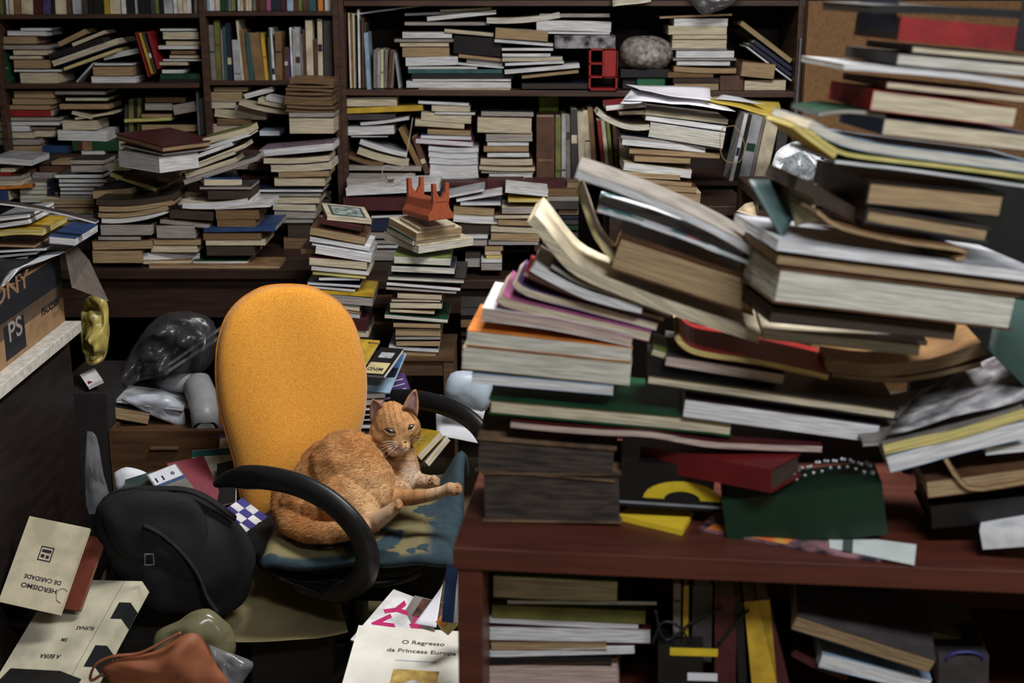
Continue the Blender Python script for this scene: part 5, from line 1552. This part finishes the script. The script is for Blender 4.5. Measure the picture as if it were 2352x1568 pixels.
# clear plastic bags
PL = plastic('clear_plastic', (170, 170, 150), .30, .15); PL2 = plastic('grey_plastic', (150, 150, 156), .35, .12)
inflate('plastic_bag', [(352, 1492), (360, 1450), (410, 1425), (440, 1405), (480, 1398), (512, 1420), (535, 1445), (540, 1500), (500, 1520), (420, 1500)], Plane(2.82, 5, 450, 1450), .04, plastic('olive_plastic', (132, 128, 96), .6, .2), 'crumpled olive-tinted plastic bag behind the leather pouch', 'bag', wob=.02, wobs=22, rings=8, back=.3)
inflate('plastic_bag', [(480, 1480), (530, 1500), (580, 1520), (572, 1545), (545, 1580), (520, 1568), (495, 1530)], Plane(2.66, 5, 520, 1500), .02, PL2, 'clear plastic wrapping right of the leather pouch', 'wrapping', wob=.02, wobs=30, rings=6)
inflate('plastic_bag', [(200, 990), (222, 1002), (238, 1090), (250, 1150), (205, 1180), (196, 1100)], Plane(3.25, 0, 220, 1080), .02, PL2, 'crinkled clear plastic bag hanging beside the cabinet', 'bag', wob=.02, wobs=40, rings=6)
# kraft paper on the floor
sheet('kraft_paper', [(500, 1470, 2.98), (800, 1452, 3.02), (780, 1372, 3.28), (560, 1290, 3.34)], mat('khaki_paper', (150, 136, 98), .85, .12, 9, .1), 'crumpled khaki wrapping paper spread beneath the chair', 'paper', None, .02, 12, n=12, wobs=6)
# ---------------------------------------------- books between bag and chair
slab3((395, 1160), 3.22, (470, 1170), 3.14, (392, 1058), 3.36, .028, 'c', 'R', 'r', 'crimson hardcover standing behind the bag') if 0 else None
def quad_book(TL, TR, BR, BL, d, t, page, cover, fl, lab, lean=.10, nm='book', ct='book'):
    return slab3(BL, d, BR, d - .0, TL, d + lean, t, page, cover, fl, lab, None, nm, ct)
r, W, H, t = slab3((436, 1190), 3.24, (522, 1170), 3.30, (392, 1062), 3.36, .030, 'c', 'r', 'hr', 'crimson hardcover leaning behind the black bag', None, 'hardcover_book')
for c in r.children:
    if c.name.startswith('cover'): c.data.materials.clear(); c.data.materials.append(mat('crimson_cloth', (112, 24, 42), .6, .06, 60))
r, W, H, t = slab3((440, 1150), 3.40, (560, 1140), 3.42, (420, 1036), 3.52, .008, 'c', 'C', '', 'cream book with teal band leaning behind the crimson one')
decal(r, 'teal_band', 0, W, H * .86, H * .99, t + .0003, mat('teal_ink', (36, 92, 90), .6))
slab3((500, 1085), 3.50, (560, 1075), 3.50, (485, 1010), 3.6, .006, 'c', 'C', '', 'beige booklet behind the teal-banded book')
slab3((500, 1040), 3.56, (560, 1030), 3.56, (500, 975), 3.66, .006, 'c', 'P', '', 'purple booklet highest behind the teal-banded book')
r, W, H, t = slab3((376, 1150), 3.12, (446, 1122), 3.16, (330, 1092), 3.22, .006, 'w', 'g', '', 'grey booklet numbered 11 leaning behind the black bag')
decal(r, 'printed_panel', W * .05, W * .95, H * .55, H * .97, t + .0003, WH); text_part(r, '11', Matrix.Translation((W * .28, H * .68, t + .0008)), .02, mat('navy_print', (30, 44, 74), .6), 'printed_number', 1.2)
text_part(r, '8', Matrix.Translation((W * .72, H * .72, t + .0008)), .014, mat('navy_print', (30, 44, 74), .6), 'printed_number'); decal(r, 'blue_band', 0, W, H * .44, H * .53, t + .0003, mat('blue_print', (58, 84, 122), .6))
slab3((285, 1170), 3.18, (350, 1150), 3.18, (330, 1088), 3.26, .006, 'g', 'e', '', 'dark slate folder under the booklet numbered 11')
inflate('white_bundle', [(262, 1085), (290, 1072), (330, 1082), (345, 1100), (300, 1122), (268, 1120)], Plane(3.3, 0, 300, 1090), .03, WH, 'white folded papers bunched behind the bag', 'papers', wob=.01, wobs=30, rings=6)
for k, (x, c) in enumerate(((498, 'C'), (510, 'y'), (520, 'k'), (532, 'L'), (540, 'W'))):
    pass
r, W, H, t = slab3((500, 1180), 3.24, (560, 1225), 3.2, (522, 1118), 3.34, .01, 'w', 'W', '', 'white and blue checked booklet between bag and chair back')
bl = mat('violet_blue_print', (56, 52, 130), .6)
for i in range(3):
    for j in range(4):
        if (i + j) % 2: decal(r, 'check', W * i / 3, W * (i + 1) / 3, H * j / 4, H * (j + 1) / 4, t + .0003, bl)
slab3((495, 1160), 3.3, (540, 1150), 3.3, (520, 1060), 3.42, .012, 'c', 'k', '', 'black thin book wedged right of the crimson hardcover')
# wooden drawer behind, with handle
P = Plane(3.62, 0); A = P.hit(245, 985); B = P.hit(548, 985); z0 = P.hit(300, 1075).z
dr = empty('wooden_chest', V(((A.x + B.x) / 2, 3.62, z0)), 'brown wooden drawer with slim handle behind the bag', 'drawer')
b = MB(); b.box(A.x, B.x, 3.62, 3.64, 0.02, A.z - .004); b.build('front', mat('drawer_wood', (92, 62, 36), .6, .2, 6, .1, (1, 8, 8)), dr, iv(dr), bevel=.002)
b = MB(); b.box(A.x, A.x + .015, 3.64, 3.95, .02, A.z - .004); b.box(B.x - .015, B.x, 3.64, 3.95, .02, A.z - .004); b.box(A.x, B.x, 3.93, 3.95, .02, A.z - .004); b.box(A.x + .015, B.x - .015, 3.64, 3.93, .02, A.z - .02); b.build('tray', mat('drawer_wood', (92, 62, 36), .6), dr, iv(dr))
h0, h1 = P.hit(347, 1024), P.hit(412, 1030); b = MB(); b.box(h0.x, h1.x, 3.605, 3.62, h1.z, h0.z); b.build('handle', mat('handle_wood', (112, 84, 66), .5), dr, iv(dr), bevel=.002)
# things under the left table
pile(0, 0, 1, 3.68, 'little pile in front of the plastic-wrapped poles', '''
245 345 930 958 18 t k y10
250 420 915 922 22 w L m d2''', dep=.14)
inflate('envelope', [(278, 915), (330, 905), (390, 908), (420, 935), (425, 985), (395, 972), (340, 950)], Plane(3.72, 8, 350, 940), .02, mat('silver_white_plastic', (190, 194, 206), .3, .2, 20, .3), 'silvery white padded envelope under the left table', 'envelope', wob=.014, wobs=26, rings=6)
inflate('plastic_bag', [(258, 890), (280, 850), (310, 790), (360, 730), (430, 715), (490, 740), (500, 800), (470, 850), (400, 870), (330, 870), (280, 900)], Plane(3.85, 0, 380, 800), .06, plastic('dark_clear_plastic', (74, 72, 76), .45, .25), 'dim clear plastic bag over poles under the left table', 'bag', wob=.09, wobs=24, rings=14)
for k, (p, q) in enumerate((((370, 850), (520, 745)), ((378, 858), (525, 762)))):
    b = MB(); b.tube([at(*p, 3.78), at(*q, 3.85)], .006, 10); tag(b.build('metal_pole', mat('grey_pole', (120, 122, 128), .3, metal=.6)), ['upper thin metal pole poking from plastic under the table', 'lower thin metal pole poking from plastic under the table'][k], 'pole')
g_ = mat('grey_white_plastic', (150, 152, 156), .4, .06, 30)
dry = empty('hair_dryer', at(468, 985, 3.66), 'pale grey round-barrelled hair dryer lying under the table', 'hair dryer')
b = MB(); b.tube([at(440, 868, 3.80), at(452, 880, 3.79), at(466, 915, 3.74), at(470, 950, 3.69), at(472, 982, 3.655)], [.02, .042, .044, .040, .038], 20); b.build('barrel', g_, dry, iv(dry), smooth=True)
b = MB(); b.tube([at(472, 980, 3.658), at(472.5, 986, 3.648)], [.034, .034], 20); b.build('grille', mat('dark_grille', (40, 40, 44), .6), dry, iv(dry))
b = MB(); b.tube([at(472.4, 985, 3.649), at(473, 988, 3.642)], [.028, .024], 20); b.build('grille_cap', g_, dry, iv(dry))
b = MB(); b.tube([at(445, 880, 3.8), at(400, 880, 3.85), at(365, 890, 3.9)], [.03, .028, .03], 12); b.build('handle', g_, dry, iv(dry), smooth=True)
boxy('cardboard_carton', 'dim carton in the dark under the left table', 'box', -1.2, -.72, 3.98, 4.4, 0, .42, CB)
# yellow plastic bag and item beside the cabinet
yb_ = mat('yellow_plastic_film', (186, 168, 92), .35, .2, 24, .3)
inflate('yellow_bag', [(190, 700), (205, 680), (235, 678), (248, 700), (250, 750), (248, 800), (235, 830), (205, 836), (192, 800), (186, 750)], Plane(3.70, 0, 220, 760), .04, yb_, 'crumpled yellow plastic bag hanging beside the cabinet', 'bag', wob=.07, wobs=32, rings=10)
r = slab3((202, 888), 3.62, (236, 872), 3.64, (205, 850), 3.70, .010, 'w', 'W', '', 'small white booklet with red triangle beside cabinet')[0]
b = MB(); b.add([(.004, .01, .0106), (.02, .012, .0106), (.008, .03, .0106)], [(0, 1, 2)]); b.build('red_triangle', cover_mat('R'), r)
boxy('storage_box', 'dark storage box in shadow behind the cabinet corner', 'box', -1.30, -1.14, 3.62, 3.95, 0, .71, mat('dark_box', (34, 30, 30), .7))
# ---------------------------------------------- magazines right of the chair back
r, W, H, t = slab3((790, 838), 3.70, (836, 842), 3.68, (800, 776), 3.82, .006, 'c', 'Y', 'm', 'bright yellow magazine beside the chair back', None, 'magazine', 'magazine')
text_part(r, 'BASIC', up_(W * .80, H * .88, t), .009, INK, 'printed_title', 1.1)
r, W, H, t = slab3((830, 858), 3.66, (882, 862), 3.63, (856, 796), 3.78, .012, 'w', 'k', '', 'dark booklet with cream panel, right of yellow magazine', None, 'booklet', 'booklet')
decal(r, 'cream_panel', W * .04, W * .92, H * .04, H * .44, t + .0003, mat('cream_ink', (206, 192, 140), .6)); text_part(r, 'WIND' if 0 else 'MIND', Matrix.Translation((W * .45, H * .2, t + .0008)) @ Matrix.Rotation(math.pi, 4, 'Z'), .014, INK)
decal(r, 'silver_figure', W * .2, W * .8, H * .62, H * .82, t + .0003, mat('silver_print', (180, 182, 190), .5, .2, 90))
r, W, H, t = slab3((830, 902), 3.68, (894, 902), 3.66, (846, 812), 3.86, .004, 'w', 'b', 'm', 'blue landscape magazine under the dark booklet', None, 'magazine', 'magazine')
decal(r, 'night_print', W * .3, W * .96, H * .38, H * .62, t + .0003, mat('night_ink', (20, 34, 54), .5, .2, 50)); decal(r, 'sky_print', W * .3, W * .96, H * .63, H * .97, t + .0003, mat('sky_ink', (70, 112, 160), .5, .2, 20, rgb2=(40, 74, 120)))
r, W, H, t = slab3((868, 920), 3.74, (945, 900), 3.76, (900, 862), 3.86, .004, 'w', 'P', 'm', 'purple magazine with white script near the far armrest', None, 'magazine', 'magazine')
wi = mat('white_ink', (210, 206, 220), .6)
for k in range(3): decal(r, 'script_line', W * .12, W * .9, H * (.2 + .24 * k), H * (.24 + .24 * k), t + .0003, wi)
pile(0, 0, 1, 3.66, 'dim pile between chair back and cat', '''
826 884 904 916 -2 g D m
824 880 918 932 -2 i D
820 872 936 944 -2 w k
818 868 950 956 -2 w D
815 866 962 968 -2 w k
815 862 974 984 0 w D
815 862 990 1010 0 n k
815 862 1016 1040 0 n k''', dep=.16)
r, W, H, t = slab3((958, 1045), 3.55, (1010, 990), 3.60, (950, 960), 3.80, .02, 'c', 'Y', '', 'olive-yellow book leaning behind the cat')
slab3((975, 1060), 3.56, (1024, 1000), 3.62, (985, 980), 3.80, .02, 'c', 'g', '', 'grey book leaning behind the olive-yellow one')
sheet('crumpled_sheet', [(1003, 1004, 3.74), (1100, 1014, 3.70), (1120, 920, 3.9), (1000, 905, 3.92)], WH, 'pale blue-white crumpled sheet behind the far armrest', 'paper', None, .02, 5, n=9)
inflate('white_bag', [(1020, 905), (1035, 858), (1080, 852), (1130, 870), (1120, 940), (1070, 935)], Plane(3.75, 0, 1070, 890), .03, mat('pale_blue_film', (176, 190, 204), .4, .1, 12), 'pale blue-white plastic bag right of the wooden stool', 'bag', wob=.014, wobs=18, rings=6)
# ---------------------------------------------- shelf oddments
# red letter tray
P = Plane(4.68, 0); A = P.hit(1354, 112); B = P.hit(1418, 208); y0 = 4.69; m = mat('red_plastic', (150, 36, 34), .4, .08, 40)
tr = empty('letter_tray', V((A.x, y0, B.z)), 'red plastic letter tray stood on end, long second shelf', 'tray'); b = MB()
W, H = B.x - A.x, A.z - B.z
for (x0, x1, z0, z1) in ((0, .006, 0, H), (W - .006, W, 0, H), (0, W, 0, .006), (0, W, H - .006, H), (0, W, H * .30, H * .30 + .005), (W * .5 - .003, W * .5 + .003, H * .3, H), (0, W * .5, H * .62, H * .62 + .005)):
    b.box(x0, x1, 0, .16, z0, z1)
b.build('frame', m, tr, Matrix.Translation((0, 0, 0)))
b = MB(); b.box(W * .5, W, .0, .02, H * .3, H); b.build('front_plate', m, tr, bevel=.002)
wb = inflate('wrapped_bundle', [(1424, 110), (1440, 88), (1475, 82), (1510, 84), (1540, 100), (1545, 130), (1520, 160), (1470, 160), (1440, 152), (1426, 135)], Plane(4.76, 0, 1480, 120), .06, mat('net_wrapped_grey', (150, 142, 134), .45, .25, 60, .9, rgb2=(86, 80, 80)), 'grey bundle wrapped in plastic beside the red tray', 'bundle', wob=.02, wobs=22, rings=10, back=.8)
b = MB(); A = P.hit(1466, 182); B = P.hit(1532, 206); b.box(A.x, B.x, 4.74, 4.84, B.z, A.z); tag(b.build('green_tin', mat('dull_green_tin', (26, 96, 62), .5), bevel=.004), 'dull green tin under the wrapped bundle', 'tin')
b = MB(); A = P.hit(1428, 162); B = P.hit(1542, 181); b.box(A.x, B.x, 4.73, 4.88, B.z, A.z); tag(b.build('dark_box', mat('black_card', (26, 24, 28), .7), bevel=.002), 'flat black box carrying the wrapped bundle', 'box')
b = MB(); A = P.hit(1434, 182); B = P.hit(1464, 208); b.box(A.x, B.x, 4.75, 4.87, B.z, A.z); tag(b.build('dark_box', mat('black_card', (26, 24, 28), .7), bevel=.002), 'small black box left of the green tin', 'box')
b = MB(); A = P.hit(1274, 82); B = P.hit(1414, 112); b.box(A.x, B.x, 4.69, 4.86, B.z, A.z); o = tag(b.build('marbled_box', mat('marbled_black', (150, 146, 150), .25, .3, 34, .2, rgb2=(30, 28, 34)), bevel=.002), 'black marbled box in shiny plastic above the red tray', 'box')
b = MB(); A = P.hit(1240, 290); B = P.hit(1289, 230); b.box(P.hit(1240, 290).x, P.hit(1287, 290).x, 4.86, 4.92, P.hit(1260, 268).z, P.hit(1260, 228).z); tag(b.build('yellow_green_box', mat('mossy_yellow', (120, 130, 36), .7, .25, 20, rgb2=(70, 90, 30)), bevel=.002), 'mossy yellow-green box on top of the brown spine', 'box')
b = MB(); b.box(P.hit(1236, 268).x, P.hit(1292, 268).x, 4.84, 4.95, P.hit(1260, 412).z, P.hit(1260, 268).z); tag(b.build('box_file', mat('rust_card', (96, 48, 30), .7)), 'rust-brown box file behind the brown spine', 'box file')
# overhanging paper and dim plastic bag at the top
sheet('paper_sheet', [(1408, 16, 4.60), (1495, 2, 4.62), (1498, -30, 4.72), (1404, -20, 4.74)], mat('ivory_sheet', (210, 204, 184), .8), 'ivory sheet hanging over the top right shelf', 'paper', None, .01, 6)
inflate('plastic_bag', [(1575, -20), (1700, -20), (1685, 10), (1640, 28), (1615, 34), (1595, 15)], Plane(4.66, 0, 1640, 0), .03, plastic('smoky_plastic', (90, 88, 92), .5, .2), 'smoky plastic bag drooping from the top shelf', 'bag', wob=.02, wobs=26, rings=6)
# papers and yellow folder on the near right pile
sheet('paper_sheet', [(1432, 228, 4.28), (1690, 256, 4.27), (1600, 208, 4.42), (1470, 208, 4.42)], mat('bright_white_paper', (240, 240, 246), .8, .03, 10), 'broad white sheet lying over the paper-topped pile', 'paper', None, .012, 1)
sheet('paper_sheet', [(1470, 205, 4.30), (1632, 232, 4.27), (1630, 203, 4.40), (1436, 192, 4.42)], mat('violet_white_paper', (240, 238, 248), .8, .03, 14), 'topmost violet-white sheet on the paper-topped pile', 'paper', None, .012, 2)
sheet('paper_sheet', [(1425, 232, 4.27), (1470, 236, 4.27), (1520, 214, 4.38), (1450, 208, 4.38)], WH, 'white leaf curling at the left of paper-topped pile', 'paper', None, .012, 3)
sheet('yellow_folder', [(1625, 228, 4.30), (1800, 272, 4.28), (1788, 234, 4.42), (1640, 222, 4.42)], mat('yellow_folder_card', (196, 170, 72), .7, .1, 14), 'yellow folder jutting right from the paper-topped pile', 'folder', None, .008, 7, th=.004)
sheet('paper_sheet', [(1640, 226, 4.33), (1758, 240, 4.31), (1700, 222, 4.40), (1660, 217, 4.40)], WH, 'white sheet lying on the yellow folder', 'paper', None, .004, 9)
# white carrier bag with purple print
wbm = mat('white_carrier_film', (232, 236, 242), .3, .08, 14, .3, rgb2=(200, 206, 214))
cbag = empty('carrier_bag', at(1840, 420, 4.0), 'crumpled white plastic carrier bag with purple print', 'bag')
o = inflate('bag_film', [(1772, 385), (1780, 355), (1800, 335), (1835, 322), (1850, 324), (1880, 345), (1905, 370), (1900, 400), (1880, 430), (1820, 440), (1776, 425)], Plane(3.95, 0, 1840, 380), .06, wbm, parent=cbag, wob=.05, wobs=34, rings=12); o.matrix_basis = iv(cbag); o.data.shade_flat()
pm_ = mat('purple_print', (58, 36, 96), .5)
for k, (x, y) in enumerate(((1866, 345), (1876, 353), (1886, 362), (1894, 372), (1842, 326))):
    b = MB(); b.tube([at(x, y, 3.875), at(x + 7, y + 3, 3.875)], .004, 5); b.build('printed_mark', pm_, cbag, iv(cbag))
inflate('grey_bubble_wrap', [(1790, 420), (1795, 385), (1815, 360), (1840, 350), (1865, 370), (1880, 400), (1860, 430), (1810, 440)], Plane(3.88, 0, 1830, 400), .04, mat('bubble_wrap', (132, 138, 144), .3, .2, 90, .6), 'grey bubble wrap bulging from the white carrier bag', 'wrap', wob=.012, wobs=40, rings=8)
table('dark table hidden behind the counter stacks', at(1740, 430, 3.9).x, at(2050, 430, 3.9).x, 3.86, 4.25, at(1830, 445, 3.9).z, DW)
sheet('torn_paper', [(1690, 490, 3.9), (1760, 505, 3.88), (1750, 462, 3.98), (1712, 468, 3.98)], mat('beige_scrap', (206, 184, 150), .8, .2, 30), 'torn beige paper behind the silver-grey magazine', 'paper', None, .012, 4)
# white cords with a loop near the orange holder
b = MB(); b.tube(smoothpath([tuple(at(*q)) for q in ((948, 270, 4.66), (938, 330, 4.64), (925, 385, 4.64), (885, 380, 4.6), (880, 405, 4.55), (905, 425, 4.5), (935, 400, 4.6), (952, 400, 4.6))], 5), .0012, 5)
tag(b.build('string', mat('white_string', (190, 184, 176), .8)), 'thin white string looping over the lower shelf pile', 'string')
b = MB(); b.tube(smoothpath([tuple(at(*q)) for q in ((1674, 290, 4.26), (1656, 300, 4.24), (1655, 345, 4.24), (1668, 370, 4.24), (1700, 370, 4.24), (1710, 330, 4.24), (1690, 292, 4.25), (1674, 290, 4.26))], 5), .0012, 5)
tag(b.build('string', mat('tan_string', (150, 124, 84), .8)), 'tan string tied round the thick white-edged book', 'string')

# ================================================================== prints and labels on covers
def find(start):
    return next((o for o in COL.objects if o.parent is None and str(o.get('label', '')).startswith(start)), None)
def cover_swap(start, m):
    o = find(start)
    if o:
        for c in o.children:
            if c.name.startswith('cover'): c.data.materials.clear(); c.data.materials.append(m)
    else: print('NOT FOUND', start)
    return o
def dims(o):
    c = next(c for c in o.children if c.name.startswith('page')); xs = [v.co for v in c.data.vertices]
    return max(v.x for v in xs), max(v.y for v in xs), max(v.z for v in xs)
cover_swap('purple-covered white-edged magazine, first down in sagging pile', mat('mottled_print', (150, 130, 150), .35, .3, 70, .05, rgb2=(70, 40, 60)))
o = find('cream-covered') 
for o in list(COL.objects):
    l = str(o.get('label', ''))
    if o.parent is None and l.endswith('in leaning stack right behind the yellow chair') and 'first down' in l:
        x, y, z = dims(o); z += .0015
        decal(o, 'printed_frame', x * .12, x * .9, y * .12, y * .9, z, mat('slate_print', (60, 84, 86), .4, .1, 30)); decal(o, 'printed_picture', x * .18, x * .84, y * .2, y * .82, z + .0005, mat('pale_print', (176, 186, 180), .4, .35, 60, rgb2=(70, 90, 90)))
    if o.parent is None and l.startswith('green book, spine outward, eighth down in second pile'):
        x, y, z = dims(o); b = MB(); b.box(x * .22, x * .42, -.001, .001, z * .05, z * .98); b.build('cream_label', cover_mat('t'), o); b = MB(); b.box(x * .12, x * .2, -.001, .001, z * .05, z * .98); b.build('maroon_label', cover_mat('r'), o)
rn = random.Random(11)
# paler title panels and bands on the upright spines
for o in list(COL.objects):
    l = str(o.get('label', ''))
    if o.parent is None and 'upright book' in l and rn.random() < .6:
        cv = next((c for c in o.children if c.name.startswith('cover')), None)
        if not cv: continue
        xs = [v.co for v in cv.data.vertices]; H = max(v.x for v in xs); T = max(v.z for v in xs)
        if T < .009 or H > .6: continue
        dark = any(k in l for k in ('black', 'navy', 'maroon', 'green', 'brown', 'teal', 'purple', 'dark', 'red')); m = cover_mat(rn.choice('CWt') if dark else rn.choice('kNrnG'))
        a = rn.uniform(.1, .75) * H
        b = MB(); b.box(a, a + H * rn.choice((.02, .03, .12)), -.0006, .0004, T * .08, T * .92); b.build('spine_band', m, o)
cover_swap('russet paperback', mat('russet_cover', (112, 54, 40), .6, .1, 20))
